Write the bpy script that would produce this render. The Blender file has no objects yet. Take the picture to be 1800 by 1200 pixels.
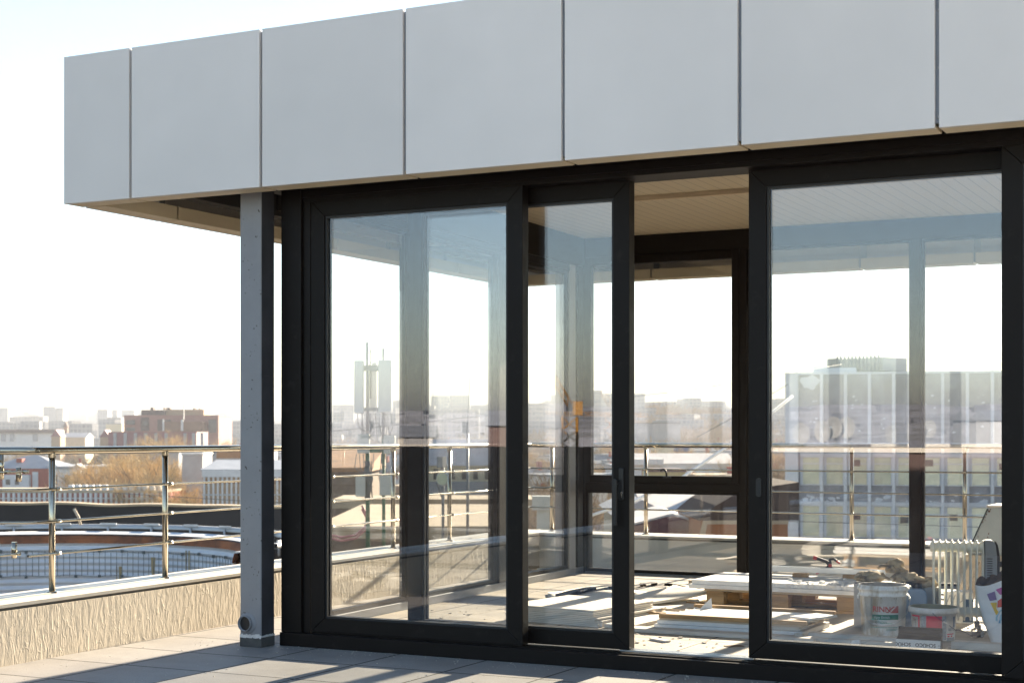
import bpy, bmesh, math, random
from mathutils import Vector, Matrix, noise
R = math.radians
random.seed(7)
SC = bpy.context.scene
COL = SC.collection

# ------------------------------------------------------------------ camera, sky, sun, exposure
TH = R(27.0); F = 2780.0; UC, VH = 900.0, 766.0          # yaw, focal length in photo pixels, horizon row
CAMZ = 1.4
cam = bpy.data.cameras.new("camera"); cam_o = bpy.data.objects.new("camera", cam); COL.objects.link(cam_o)
cam_o.location = (0, 0, CAMZ); cam_o.rotation_euler = (R(90), 0, TH)
cam.sensor_width = 36; cam.sensor_fit = 'HORIZONTAL'; cam.lens = F / 1800 * 36
cam.shift_y = (VH - 600) / 1800
cam.clip_start = 0.05; cam.clip_end = 30000
cam.dof.use_dof = True; cam.dof.focus_distance = 10.6; cam.dof.aperture_fstop = 5.0
SC.camera = cam_o
SUN_EL, SUN_AZ = R(17.5), R(1.2)                         # azimuth measured from +Y towards +X
w = bpy.data.worlds.new("World"); SC.world = w; w.use_nodes = True
nt = w.node_tree; bg = nt.nodes["Background"]; sky = nt.nodes.new("ShaderNodeTexSky")
sky.sky_type = 'NISHITA'; sky.sun_disc = False; sky.sun_elevation = SUN_EL; sky.sun_rotation = SUN_AZ
sky.air_density = 1.0; sky.dust_density = 0.1; sky.ozone_density = 1.0
nt.links.new(sky.outputs[0], bg.inputs[0]); bg.inputs[1].default_value = 0.05
sl = bpy.data.lights.new("sun", 'SUN'); so = bpy.data.objects.new("sun", sl); COL.objects.link(so)
sl.energy = 5.0; sl.angle = R(0.53); sl.color = (1.0, 0.85, 0.65)
sd = Vector((math.sin(SUN_AZ) * math.cos(SUN_EL), math.cos(SUN_AZ) * math.cos(SUN_EL), math.sin(SUN_EL)))
so.rotation_euler = sd.to_track_quat('Z', 'Y').to_euler(); so.location = sd * 50
SC.view_settings.view_transform = 'Standard'; SC.view_settings.look = 'None'
SC.view_settings.exposure = 2.55; SC.view_settings.gamma = 1.0
SC.cycles.max_bounces = 10; SC.cycles.transparent_max_bounces = 24
SC.cycles.glossy_bounces = 5; SC.cycles.diffuse_bounces = 4
SC.cycles.sample_clamp_indirect = 6.0; SC.cycles.caustics_reflective = False; SC.cycles.caustics_refractive = False
SC.cycles.use_denoising = True
G = -16.0                                                # street level below the terrace

# ------------------------------------------------------------------ helpers
RV = Vector((math.cos(TH), math.sin(TH), 0)); DV = Vector((-math.sin(TH), math.cos(TH), 0))
def at(u, v, D):
    return RV * ((u - UC) / F * D) + DV * D + Vector((0, 0, CAMZ - (v - VH) / F * D))
def fl(u, v, z=0.085):
    return at(u, v, (CAMZ - z) * F / (v - VH))
def zat(v, D): return CAMZ - (v - VH) / F * D

def BM(): return bmesh.new()
def box(bm, x0, x1, y0, y1, z0, z1, M=None):
    vs = [bm.verts.new(Vector((x, y, z)) if M is None else M @ Vector((x, y, z))) for x in (x0, x1) for y in (y0, y1) for z in (z0, z1)]
    for f in ((0, 1, 3, 2), (4, 6, 7, 5), (0, 4, 5, 1), (2, 3, 7, 6), (0, 2, 6, 4), (1, 5, 7, 3)):
        bm.faces.new([vs[i] for i in f])
    return vs
def tube(bm, pts, r, seg=8, cap=True, r1=None):
    pts = [Vector(p) for p in pts]; n = len(pts); rings = []; prev = None
    for i, p in enumerate(pts):
        t = (pts[min(i + 1, n - 1)] - pts[max(i - 1, 0)]).normalized()
        if prev is None:
            a = Vector((0, 0, 1)) if abs(t.z) < .9 else Vector((1, 0, 0))
            nx = t.cross(a).normalized()
        else:
            nx = (prev - t * prev.dot(t)).normalized()
        prev = nx; ny = t.cross(nx)
        rr = r if r1 is None else r + (r1 - r) * i / max(1, n - 1)
        rings.append([bm.verts.new(p + (nx * math.cos(k * 2 * math.pi / seg) + ny * math.sin(k * 2 * math.pi / seg)) * rr) for k in range(seg)])
    for a, b in zip(rings, rings[1:]):
        for k in range(seg):
            f = bm.faces.new([a[k], a[(k + 1) % seg], b[(k + 1) % seg], b[k]]); f.smooth = True
    if cap:
        bm.faces.new(rings[0][::-1]); bm.faces.new(rings[-1])
def lathe(bm, prof, c=(0, 0, 0), seg=40, a0=0, a1=2 * math.pi, sx=1, sy=1, smooth=True):
    full = abs(a1 - a0 - 2 * math.pi) < 1e-6; n = seg if full else seg + 1; rings = []
    for (r, z) in prof:
        rings.append([bm.verts.new((c[0] + r * sx * math.cos(a0 + (a1 - a0) * k / seg), c[1] + r * sy * math.sin(a0 + (a1 - a0) * k / seg), c[2] + z)) for k in range(n)])
    for a, b in zip(rings, rings[1:]):
        for k in range(seg):
            k2 = (k + 1) % n
            f = bm.faces.new([a[k], a[k2], b[k2], b[k]]); f.smooth = smooth
    return rings
def prism(bm, poly, axis, a, b, M=None):
    """polygon (list of 2-tuples) extruded along axis 'x','y' or 'z' from a to b"""
    def P(p, t):
        q = {'x': (t, p[0], p[1]), 'y': (p[0], t, p[1]), 'z': (p[0], p[1], t)}[axis]
        q = Vector(q); return M @ q if M is not None else q
    A = [bm.verts.new(P(p, a)) for p in poly]; B = [bm.verts.new(P(p, b)) for p in poly]; n = len(poly)
    bm.faces.new(A[::-1]); bm.faces.new(B)
    for i in range(n): bm.faces.new([A[i], A[(i + 1) % n], B[(i + 1) % n], B[i]])
def link(name, me, m, parent=None, world=False):
    o = bpy.data.objects.new(name, me); COL.objects.link(o)
    if m is not None and not me.materials: me.materials.append(m)
    if parent is not None:
        o.parent = parent
        if world:
            L = parent.location.copy(); p = parent.parent
            while p is not None: L += p.location; p = p.parent
            o.matrix_parent_inverse = Matrix.Translation(-L) if parent.type == 'EMPTY' else Matrix.Identity(4)
    return o
def part(name, bm, m, parent=None, world=False, bevel=0):
    bmesh.ops.recalc_face_normals(bm, faces=bm.faces[:])
    me = bpy.data.meshes.new(name); bm.to_mesh(me); bm.free()
    o = link(name, me, m, parent, world)
    if bevel:
        md = o.modifiers.new("bevel", 'BEVEL'); md.width = bevel; md.segments = 2; md.limit_method = 'ANGLE'; md.harden_normals = False
    return o
def tag(o, label, cat, group=None):
    o["label"] = label; o["category"] = cat
    if group: o["group"] = group
    return o
def thing(name, label, cat, loc=(0, 0, 0), rz=0, group=None):
    o = bpy.data.objects.new(name, None); COL.objects.link(o); o.empty_display_size = .2
    o.location = loc; o.rotation_euler = (0, 0, rz)
    return tag(o, label, cat, group)
def kind(o, k): o["kind"] = k; return o
def copy_tree(o, parent=None):
    c = o.copy(); COL.objects.link(c)
    if parent is not None: c.parent = parent
    for ch in [x for x in o.children]: copy_tree(ch, c)
    return c

def mat(name, col, rough=.6, metal=0., noise_=None, bump=None, spec=None, coat=0., stretch=(1, 1, 1), col2=None, detail=5, space='Object'):
    """noise_=(scale, amount): value variation; col2: second colour mixed by the same noise; bump=(scale, strength, distance)"""
    m = bpy.data.materials.new(name); m.use_nodes = True; N = m.node_tree; p = N.nodes["Principled BSDF"]
    c = (col[0], col[1], col[2], 1)
    p.inputs["Base Color"].default_value = c; p.inputs["Roughness"].default_value = rough; p.inputs["Metallic"].default_value = metal
    if spec is not None: p.inputs["Specular IOR Level"].default_value = spec
    if coat: p.inputs["Coat Weight"].default_value = coat
    tc = N.nodes.new("ShaderNodeTexCoord"); mp = N.nodes.new("ShaderNodeMapping"); mp.inputs["Scale"].default_value = stretch
    N.links.new(tc.outputs[space], mp.inputs[0])
    if noise_:
        t = N.nodes.new("ShaderNodeTexNoise"); t.inputs["Scale"].default_value = noise_[0]; t.inputs["Detail"].default_value = detail; t.inputs["Roughness"].default_value = .62
        N.links.new(mp.outputs[0], t.inputs["Vector"])
        cr = N.nodes.new("ShaderNodeValToRGB"); a = noise_[1]
        cr.color_ramp.elements[0].position = .3; cr.color_ramp.elements[1].position = .72
        lo = tuple(x * (1 - a) for x in col) if col2 is None else col2
        cr.color_ramp.elements[0].color = (*lo, 1); cr.color_ramp.elements[1].color = (*[min(1, x * (1 + a * .6)) for x in col], 1)
        N.links.new(t.outputs[0], cr.inputs[0]); N.links.new(cr.outputs[0], p.inputs["Base Color"])
        rr = N.nodes.new("ShaderNodeMapRange"); rr.inputs[3].default_value = max(0, rough - .08); rr.inputs[4].default_value = min(1, rough + .1)
        N.links.new(t.outputs[0], rr.inputs[0]); N.links.new(rr.outputs[0], p.inputs["Roughness"])
    if bump:
        t2 = N.nodes.new("ShaderNodeTexNoise"); t2.inputs["Scale"].default_value = bump[0]; t2.inputs["Detail"].default_value = 6
        N.links.new(mp.outputs[0], t2.inputs["Vector"])
        b = N.nodes.new("ShaderNodeBump"); b.inputs["Strength"].default_value = bump[1]; b.inputs["Distance"].default_value = bump[2] if len(bump) > 2 else .01
        N.links.new(t2.outputs[0], b.inputs["Height"]); N.links.new(b.outputs[0], p.inputs["Normal"])
    return m
def nodes(m): return m.node_tree.nodes, m.node_tree.links, m.node_tree.nodes["Principled BSDF"]

# ------------------------------------------------------------------ materials
M = {}
M['fascia'] = mat("pale_composite_panel", (.765, .715, .672), .34, .0, (1.1, .06), (1.6, .10, .012))
m = M['fascia']; N, L, p = nodes(m); oi = N.new("ShaderNodeObjectInfo"); vr = N.new("ShaderNodeMapRange"); vr.inputs[3].default_value = .955; vr.inputs[4].default_value = 1.03; L.new(oi.outputs["Random"], vr.inputs[0])
mx = N.new("ShaderNodeMix"); mx.data_type = 'RGBA'; mx.blend_type = 'MULTIPLY'; mx.inputs[0].default_value = 1; L.new(p.inputs["Base Color"].links[0].from_socket, mx.inputs[6]); L.new(vr.outputs[0], mx.inputs[7]); L.new(mx.outputs[2], p.inputs["Base Color"])
M['lip'] = mat("cream_lip", (.82, .70, .50), .45, 0, (2, .06))
M['joint'] = mat("joint_grey", (.33, .35, .39), .5, 0, (3, .1))
M['screw'] = mat("screw_zinc", (.5, .5, .5), .3, 1)
M['frame'] = mat("dark_powder_coat", (.0085, .0058, .0043), .5, 0, (2.2, .12), (700, .08, .0006), spec=.2)
m = M['frame']; N, L, p = nodes(m); tc = N.new("ShaderNodeTexCoord"); dn = N.new("ShaderNodeTexNoise"); dn.inputs["Scale"].default_value = 9; dn.inputs["Detail"].default_value = 9; dn.inputs["Roughness"].default_value = .75; L.new(tc.outputs["Object"], dn.inputs["Vector"])
dm = N.new("ShaderNodeMapRange"); dm.inputs[1].default_value = .56; dm.inputs[2].default_value = .9; dm.inputs[3].default_value = 0; dm.inputs[4].default_value = .16; L.new(dn.outputs[0], dm.inputs[0])
mx = N.new("ShaderNodeMix"); mx.data_type = 'RGBA'; L.new(dm.outputs[0], mx.inputs[0]); L.new(p.inputs["Base Color"].links[0].from_socket, mx.inputs[6]); mx.inputs[7].default_value = (.16, .145, .12, 1); L.new(mx.outputs[2], p.inputs["Base Color"])
M['black'] = mat("black_rubber", (.012, .012, .013), .5)
M['black_metal'] = mat("black_handle", (.010, .010, .011), .32)
M['alu'] = mat("aluminium", (.62, .64, .66), .32, .9, (6, .08))
M['sillgrey'] = mat('grey_sill_profile', (.20, .21, .225), .45, .3, (5, .1))
M['steel'] = mat("stainless_tube", (.52, .46, .36), .16, 1.0, (5, .05))
M['chrome'] = mat("chrome", (.8, .8, .8), .08, 1)
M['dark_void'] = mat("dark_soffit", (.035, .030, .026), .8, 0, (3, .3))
M['rust'] = mat("rusty_steel", (.30, .10, .035), .85, 0, (1.5, .5), col2=(.07, .03, .018))
M['roof'] = mat("roof_membrane", (.35, .35, .34), .9, 0, (2, .2))
M['concrete_dark'] = mat("dark_plinth", (.10, .10, .095), .9, 0, (8, .4))
M['white_paint'] = mat("white_paint_drips", (.72, .71, .68), .6, 0, (20, .2))

def glass_mat(name, tint=(.985, .99, .987), r0=.085):
    m = bpy.data.materials.new(name); m.use_nodes = True; N = m.node_tree; N.nodes.clear()
    out = N.nodes.new("ShaderNodeOutputMaterial"); mix = N.nodes.new("ShaderNodeMixShader")
    tr = N.nodes.new("ShaderNodeBsdfTransparent"); tr.inputs[0].default_value = (*tint, 1)
    gl = N.nodes.new("ShaderNodeBsdfGlossy"); gl.inputs[0].default_value = (.90, .915, 1.0, 1); gl.inputs["Roughness"].default_value = .0
    lw = N.nodes.new("ShaderNodeLayerWeight"); lw.inputs[0].default_value = .5
    pw = N.nodes.new("ShaderNodeMath"); pw.operation = 'POWER'; pw.inputs[1].default_value = 4.0
    ma = N.nodes.new("ShaderNodeMath"); ma.operation = 'MULTIPLY_ADD'; ma.inputs[1].default_value = 1 - r0; ma.inputs[2].default_value = r0
    N.links.new(lw.outputs["Facing"], pw.inputs[0]); N.links.new(pw.outputs[0], ma.inputs[0])
    N.links.new(ma.outputs[0], mix.inputs[0]); N.links.new(tr.outputs[0], mix.inputs[1]); N.links.new(gl.outputs[0], mix.inputs[2])
    # thin uneven film of site dust and wipe marks
    tc = N.nodes.new("ShaderNodeTexCoord"); mp = N.nodes.new("ShaderNodeMapping"); mp.inputs["Scale"].default_value = (1.6, 1, .45); mp.inputs["Rotation"].default_value = (0, R(18), 0)
    N.links.new(tc.outputs["Object"], mp.inputs[0]); nz = N.nodes.new("ShaderNodeTexNoise"); nz.inputs["Scale"].default_value = 3.5; nz.inputs["Detail"].default_value = 8; nz.inputs["Roughness"].default_value = .7; N.links.new(mp.outputs[0], nz.inputs["Vector"])
    mr = N.nodes.new("ShaderNodeMapRange"); mr.inputs[1].default_value = .48; mr.inputs[2].default_value = .8; mr.inputs[3].default_value = .0; mr.inputs[4].default_value = .03; N.links.new(nz.outputs[0], mr.inputs[0])
    df = N.nodes.new("ShaderNodeBsdfDiffuse"); df.inputs[0].default_value = (.7, .68, .62, 1); m2 = N.nodes.new("ShaderNodeMixShader")
    N.links.new(mr.outputs[0], m2.inputs[0]); N.links.new(mix.outputs[0], m2.inputs[1]); N.links.new(df.outputs[0], m2.inputs[2])
    N.links.new(m2.outputs[0], out.inputs[0]); return m
M['glass'] = glass_mat("door_glass")
M['glass2'] = glass_mat("rear_glass", (.99, .995, .99), .12)

M['glass3'] = glass_mat('side_glass', (.99, .995, .99), .045)
# steel column paint: grey with dark chips and a few rust spots
m = M['column'] = mat("grey_primer", (.26, .262, .272), .5, 0, (5, .10), (35, .05, .003))
N, L, p = nodes(m)
src = p.inputs["Base Color"].links[0].from_socket
tc = N.new("ShaderNodeTexCoord"); vo = N.new("ShaderNodeTexNoise"); vo.inputs["Scale"].default_value = 46; vo.inputs["Detail"].default_value = 2
L.new(tc.outputs["Object"], vo.inputs["Vector"])
cr = N.new("ShaderNodeValToRGB"); cr.color_ramp.elements[0].position = .70; cr.color_ramp.elements[1].position = .73
L.new(vo.outputs[0], cr.inputs[0]); mx = N.new("ShaderNodeMix"); mx.data_type = 'RGBA'
L.new(cr.outputs[0], mx.inputs[0]); L.new(src, mx.inputs[6]); mx.inputs[7].default_value = (.055, .045, .04, 1)
L.new(mx.outputs[2], p.inputs["Base Color"])

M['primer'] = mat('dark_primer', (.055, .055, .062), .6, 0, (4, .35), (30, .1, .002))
# deck slabs: joints 0.63 m
def tiles(name, col, size, ox, oy, joint=.006, amt=.14):
    m = mat(name, col, .62, 0, (2.4, amt), (70, .12, .003), space='Object'); N, L, p = nodes(m)
    src = p.inputs["Base Color"].links[0].from_socket
    tc = N.new("ShaderNodeTexCoord"); mp = N.new("ShaderNodeMapping"); mp.inputs["Location"].default_value = (-ox, -oy, 0)
    L.new(tc.outputs["Object"], mp.inputs[0])
    br = N.new("ShaderNodeTexBrick"); br.offset = 0; br.squash = 1
    br.inputs["Scale"].default_value = 1; br.inputs["Mortar Size"].default_value = joint; br.inputs["Mortar Smooth"].default_value = .1
    br.inputs["Brick Width"].default_value = size; br.inputs["Row Height"].default_value = size
    br.inputs["Color1"].default_value = (1, 1, 1, 1); br.inputs["Color2"].default_value = (.86, .86, .87, 1); br.inputs["Mortar"].default_value = (.06, .055, .05, 1)
    L.new(mp.outputs[0], br.inputs["Vector"])
    mx = N.new("ShaderNodeMix"); mx.data_type = 'RGBA'; mx.blend_type = 'MULTIPLY'; mx.inputs[0].default_value = 1
    L.new(src, mx.inputs[6]); L.new(br.outputs["Color"], mx.inputs[7])
    st = N.new("ShaderNodeTexNoise"); st.inputs["Scale"].default_value = 1.1; st.inputs["Detail"].default_value = 9; st.inputs["Roughness"].default_value = .75; L.new(tc.outputs["Object"], st.inputs["Vector"])
    sr = N.new("ShaderNodeMapRange"); sr.inputs[1].default_value = .32; sr.inputs[2].default_value = .6; sr.inputs[3].default_value = .80; sr.inputs[4].default_value = 1.04; L.new(st.outputs[0], sr.inputs[0])
    mS = N.new("ShaderNodeMix"); mS.data_type = 'RGBA'; mS.blend_type = 'MULTIPLY'; mS.inputs[0].default_value = 1; L.new(mx.outputs[2], mS.inputs[6]); L.new(sr.outputs[0], mS.inputs[7]); mx = mS
    # fine aggregate speckle
    sp = N.new("ShaderNodeTexNoise"); sp.inputs["Scale"].default_value = 95; sp.inputs["Detail"].default_value = 3
    L.new(tc.outputs["Object"], sp.inputs["Vector"])
    r2 = N.new("ShaderNodeMapRange"); r2.inputs[1].default_value = .3; r2.inputs[2].default_value = .7; r2.inputs[3].default_value = .86; r2.inputs[4].default_value = 1.1
    L.new(sp.outputs[0], r2.inputs[0]); m2 = N.new("ShaderNodeMix"); m2.data_type = 'RGBA'; m2.blend_type = 'MULTIPLY'; m2.inputs[0].default_value = 1
    L.new(mx.outputs[2], m2.inputs[6]); L.new(r2.outputs[0], m2.inputs[7])
    L.new(m2.outputs[2], p.inputs["Base Color"])
    bp = N.new("ShaderNodeBump"); bp.inputs["Strength"].default_value = .8; bp.inputs["Distance"].default_value = .004; bp.invert = True
    L.new(br.outputs["Fac"], bp.inputs["Height"]); L.new(p.inputs["Normal"].links[0].from_socket, bp.inputs["Normal"]); L.new(bp.outputs[0], p.inputs["Normal"])
    return m
M['deck'] = tiles("deck_slabs", (.315, .298, .278), .63, -5.89, 8.19, .009)
M['floor'] = tiles("screed_floor", (.50, .44, .35), 1.2, -5.9, 9.6, .008, .34)

# rippled render on the parapet: coarse stucco with sparse raised ridges
m = M['render'] = mat("rippled_render", (.60, .52, .40), .9, 0, (3, .08)); N, L, p = nodes(m)
tc = N.new("ShaderNodeTexCoord"); mp = N.new("ShaderNodeMapping"); mp.inputs["Scale"].default_value = (3.2, 3.2, .95); mp.inputs["Rotation"].default_value = (R(-14), 0, 0)
L.new(tc.outputs["Object"], mp.inputs[0])
n1 = N.new("ShaderNodeTexNoise"); n1.inputs["Scale"].default_value = 2.7; n1.inputs["Detail"].default_value = 4; n1.inputs["Distortion"].default_value = 1.1; n1.inputs["Roughness"].default_value = .5
L.new(mp.outputs[0], n1.inputs["Vector"])
sb = N.new("ShaderNodeMath"); sb.operation = 'SUBTRACT'; sb.inputs[1].default_value = .5; L.new(n1.outputs[0], sb.inputs[0])
aa = N.new("ShaderNodeMath"); aa.operation = 'ABSOLUTE'; L.new(sb.outputs[0], aa.inputs[0])
rg = N.new("ShaderNodeMapRange"); rg.interpolation_type = 'SMOOTHSTEP'; rg.inputs[1].default_value = 0; rg.inputs[2].default_value = .03; rg.inputs[3].default_value = .19; rg.inputs[4].default_value = 0; L.new(aa.outputs[0], rg.inputs[0])
m2 = N.new("ShaderNodeMapping"); m2.inputs["Scale"].default_value = (7, 7, 2.0); m2.inputs["Rotation"].default_value = (R(-8), 0, 0); L.new(tc.outputs["Object"], m2.inputs[0])
n3 = N.new("ShaderNodeTexNoise"); n3.inputs["Scale"].default_value = 4.2; n3.inputs["Detail"].default_value = 7; n3.inputs["Roughness"].default_value = .62; n3.inputs["Distortion"].default_value = .4
L.new(m2.outputs[0], n3.inputs["Vector"])
ad = N.new("ShaderNodeMath"); ad.operation = 'ADD'; L.new(rg.outputs[0], ad.inputs[0]); L.new(n3.outputs[0], ad.inputs[1])
bp = N.new("ShaderNodeBump"); bp.inputs["Strength"].default_value = .85; bp.inputs["Distance"].default_value = .016
L.new(ad.outputs[0], bp.inputs["Height"]); L.new(bp.outputs[0], p.inputs["Normal"])
M['render_flat'] = mat("smooth_render", (.90, .84, .72), .85, 0, (1.2, .10), (40, .1, .004))
M['coping'] = mat("pale_coping_sheet", (.60, .55, .465), .42, .0, (3, .06))
M['coping_dark'] = mat("coping_gap", (.10, .095, .085), .7)

# ceiling planks
m = M['ceiling'] = mat("ceiling_planks", (.50, .43, .32), .5, 0, (2, .05)); N, L, p = nodes(m)
tc = N.new("ShaderNodeTexCoord"); sx = N.new("ShaderNodeSeparateXYZ"); L.new(tc.outputs["Object"], sx.inputs[0])
mm = N.new("ShaderNodeMath"); mm.operation = 'PINGPONG'; mm.inputs[1].default_value = .05; L.new(sx.outputs[0], mm.inputs[0])
lt = N.new("ShaderNodeMath"); lt.operation = 'LESS_THAN'; lt.inputs[1].default_value = .0028; L.new(mm.outputs[0], lt.inputs[0])
mx = N.new("ShaderNodeMix"); mx.data_type = 'RGBA'; L.new(lt.outputs[0], mx.inputs[0]); L.new(p.inputs["Base Color"].links[0].from_socket, mx.inputs[6]); mx.inputs[7].default_value = (.22, .19, .15, 1)
L.new(mx.outputs[2], p.inputs["Base Color"])

M['foam'] = mat("white_foam", (.86, .86, .85), .9, 0, (9, .10), (120, .3, .004))
M['board'] = mat("plasterboard", (.82, .77, .68), .85, 0, (5, .10), (60, .15, .002))
M['board_edge'] = mat("board_core", (.62, .57, .49), .9, 0, (9, .15))
M['wood'] = mat("pale_timber", (.46, .29, .14), .7, 0, (5, .35), (40, .2, .003), stretch=(.6, 6, 6))
M['wood2'] = mat("dusty_timber", (.56, .46, .34), .8, 0, (4, .25), (40, .2, .003), stretch=(.6, 6, 6))
M['wood_white'] = mat("whitewashed_batten", (.68, .64, .58), .8, 0, (6, .2), (50, .2, .002), stretch=(.5, 5, 5))
M['lino'] = mat("dark_sheet_edge", (.055, .045, .04), .6, 0, (8, .3))
m = M['bucket'] = mat("dirty_white_plastic", (.92, .905, .87), .4, 0, (10, .12), (30, .15, .004), stretch=(1, 1, .28), col2=(.55, .46, .33))
for n_ in m.node_tree.nodes:
    if n_.type == 'VALTORGB': n_.color_ramp.elements[0].position = .40; n_.color_ramp.elements[1].position = .55
M['bucket_in'] = mat("mortar_lining", (.40, .38, .35), .8, 0, (14, .4), col2=(.16, .14, .12))
M['tub'] = mat("white_tub_plastic", (.90, .875, .85), .4, 0, (9, .12), col2=(.55, .47, .38))
M['tub_in'] = mat("tub_inside", (.34, .30, .18), .8, 0, (12, .3))
M['red'] = mat("red_print", (.75, .03, .07), .4, 0, (14, .2))
M['orange_red'] = mat("red_lettering", (.62, .06, .03), .5, 0, (20, .3))
M['green'] = mat("green_print", (.015, .20, .12), .5, 0, (16, .3))
M['teal'] = mat("teal_print", (.12, .40, .33), .5)
M['grey_print'] = mat("grey_print", (.38, .40, .42), .5, 0, (60, .5))
M['navy'] = mat("navy_print", (.03, .07, .14), .5)
M['white'] = mat("white_print", (.82, .82, .80), .5)
M['blue_can'] = mat("blue_grey_canister", (.20, .29, .43), .42, 0, (6, .12))
M['cloth'] = mat("dusty_glove_cloth", (.52, .42, .27), .95, 0, (16, .35), (90, .5, .006), col2=(.24, .21, .17))
M['radiator'] = mat("white_radiator_enamel", (.86, .85, .76), .35, 0, (3, .06))
M['grey_box'] = mat("grey_plastic", (.22, .24, .26), .45, 0, (3, .08))
M['machine'] = mat("grey_machine_paint", (.46, .48, .47), .5, 0, (5, .12), (40, .05, .002))
M['machine_top'] = mat("machine_top", (.66, .58, .52), .5)
M['sack'] = mat("white_woven_sack", (.82, .84, .86), .6, 0, (7, .10), (22, .5, .012))
M['kraft'] = mat("brown_paper", (.16, .10, .06), .9, 0, (9, .3))
M['carton'] = mat("carton_grey", (.5, .49, .47), .8)
M['cable'] = mat("dark_cable", (.02, .02, .022), .5)
for nm, c in dict(purple=(.20, .13, .30), magenta=(.42, .08, .30), orange=(.62, .15, .03), lime=(.25, .42, .12), yellow=(.75, .50, .03), crimson=(.55, .06, .03), skyblue=(.12, .33, .52), aqua=(.38, .58, .68), lilac=(.42, .25, .42)).items():
    M[nm] = mat(nm + "_print", c, .5)
M['clampred'] = mat("clamp_red", (.45, .03, .03), .4)
# town
def facade(name, col, win, sx_, sz_, mort=.35, rough=.8):
    m = mat(name, col, rough); N, L, p = nodes(m)
    tc = N.new("ShaderNodeTexCoord"); s = N.new("ShaderNodeSeparateXYZ"); c = N.new("ShaderNodeCombineXYZ"); L.new(tc.outputs["Object"], s.inputs[0])
    a = N.new("ShaderNodeMath"); a.operation = 'ADD'; L.new(s.outputs[0], a.inputs[0]); L.new(s.outputs[1], a.inputs[1])
    L.new(a.outputs[0], c.inputs[0]); L.new(s.outputs[2], c.inputs[1])
    b = N.new("ShaderNodeTexBrick"); b.offset = 0; b.inputs["Scale"].default_value = 1; b.inputs["Brick Width"].default_value = sx_; b.inputs["Row Height"].default_value = sz_
    b.inputs["Mortar Size"].default_value = min(sx_, sz_) * mort * .5; b.inputs["Mortar Smooth"].default_value = 0
    b.inputs["Color1"].default_value = (*win, 1); b.inputs["Color2"].default_value = (*[x * 1.5 for x in win], 1); b.inputs["Mortar"].default_value = (*col, 1)
    L.new(c.outputs[0], b.inputs["Vector"]); L.new(b.outputs["Color"], p.inputs["Base Color"]); return m
M['tower'] = facade("tower_facade", (.40, .40, .40), (.20, .21, .23), 3.4, 3.0)
M['tower2'] = facade("pale_tower_facade", (.52, .50, .46), (.24, .25, .27), 3.0, 3.0)
M['midrise'] = facade("midrise_facade", (.42, .39, .35), (.20, .20, .21), 3.6, 3.2)
M['brick'] = mat("red_brick", (.36, .07, .045), .85, 0, (3, .22))
M['burgundy'] = mat("burgundy_sheet", (.23, .075, .09), .6, 0, (2, .15))
M['pinkbrown'] = mat("pink_brown_brick", (.34, .155, .125), .85, 0, (1, .15))
M['brown'] = mat("brown_cladding", (.20, .10, .055), .8, 0, (1, .2))
M['tan'] = mat("tan_plaster", (.42, .28, .17), .85, 0, (1, .15))
M['darkbrown'] = mat("dark_brown_wall", (.10, .065, .06), .85, 0, (1, .2))
M['greyroof'] = mat("grey_metal_roof", (.30, .31, .33), .5, .2, (.5, .2))
M['whiteroof'] = mat("pale_metal_roof", (.50, .48, .47), .7, .0, (.5, .15))
M['maroon'] = mat("maroon_corrugated", (.11, .04, .05), .7, 0, (1, .15))
M['brownroof'] = mat("dark_brown_roof", (.055, .035, .03), .85, 0, (2, .25), spec=.1)
M['orangewood'] = mat("orange_timber_gable", (.32, .12, .04), .7, 0, (2, .2))
M['ochre'] = mat("ochre_plaster", (.48, .37, .14), .85, 0, (1, .12))
M['cream'] = mat("cream_plaster", (.62, .54, .38), .85, 0, (1, .1))
M['plaster_white'] = mat("white_plaster", (.66, .66, .65), .85, 0, (1, .1))
M['plaster_grey'] = mat("grey_plaster", (.33, .34, .36), .85, 0, (.6, .15))
M['office_panel'] = mat("office_grey_panel", (.40, .395, .41), .8, 0, (.55, .35), (8, .1, .01))
M['fin'] = mat("office_fin", (.80, .81, .83), .7, 0, (1, .1))
M['office_wall'] = mat("office_side", (.74, .76, .79), .8, 0, (.6, .12))
M['blind'] = mat("blind_behind_window", (.86, .85, .60), .12, 0, (1.1, .1), col2=(.62, .66, .48), spec=1.0)
M['pane'] = mat("dark_window_pane", (.05, .06, .07), .12)
M['shade_black'] = mat('black_for_shade', (.006, .006, .007), .95, spec=.05)  # black stands in for shade on the wall behind the camera
M['dishgrey'] = mat('dish_grey', (.26, .26, .25), .7)
M['tar'] = mat("tarred_wall", (.020, .019, .021), .75, 0, (1.2, .4))
m = M['corr'] = mat("corrugated_grey_sheet", (.72, .745, .78), .6, .0, (.8, .14)); N, L, p = nodes(m)
tc = N.new("ShaderNodeTexCoord"); wv = N.new("ShaderNodeTexWave"); wv.wave_type = 'BANDS'; wv.bands_direction = 'Z'; wv.inputs["Scale"].default_value = 1.9
L.new(tc.outputs["Object"], wv.inputs["Vector"]); bp = N.new("ShaderNodeBump"); bp.inputs["Strength"].default_value = 1; bp.inputs["Distance"].default_value = .05
L.new(wv.outputs["Fac"], bp.inputs["Height"]); L.new(bp.outputs[0], p.inputs["Normal"])
M['galv'] = mat("galvanised_gutter", (.50, .52, .54), .5, .3, (1, .15))
M['mesh_wire'] = mat("dark_wire", (.10, .12, .12), .6)
M['ant'] = mat("antenna_radome", (.52, .53, .54), .5, 0, (2, .06))
M['mast'] = mat("mast_grey_steel", (.22, .23, .24), .5, .3)
M['mast_green'] = mat("mast_green_paint", (.04, .13, .07), .6)
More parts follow.
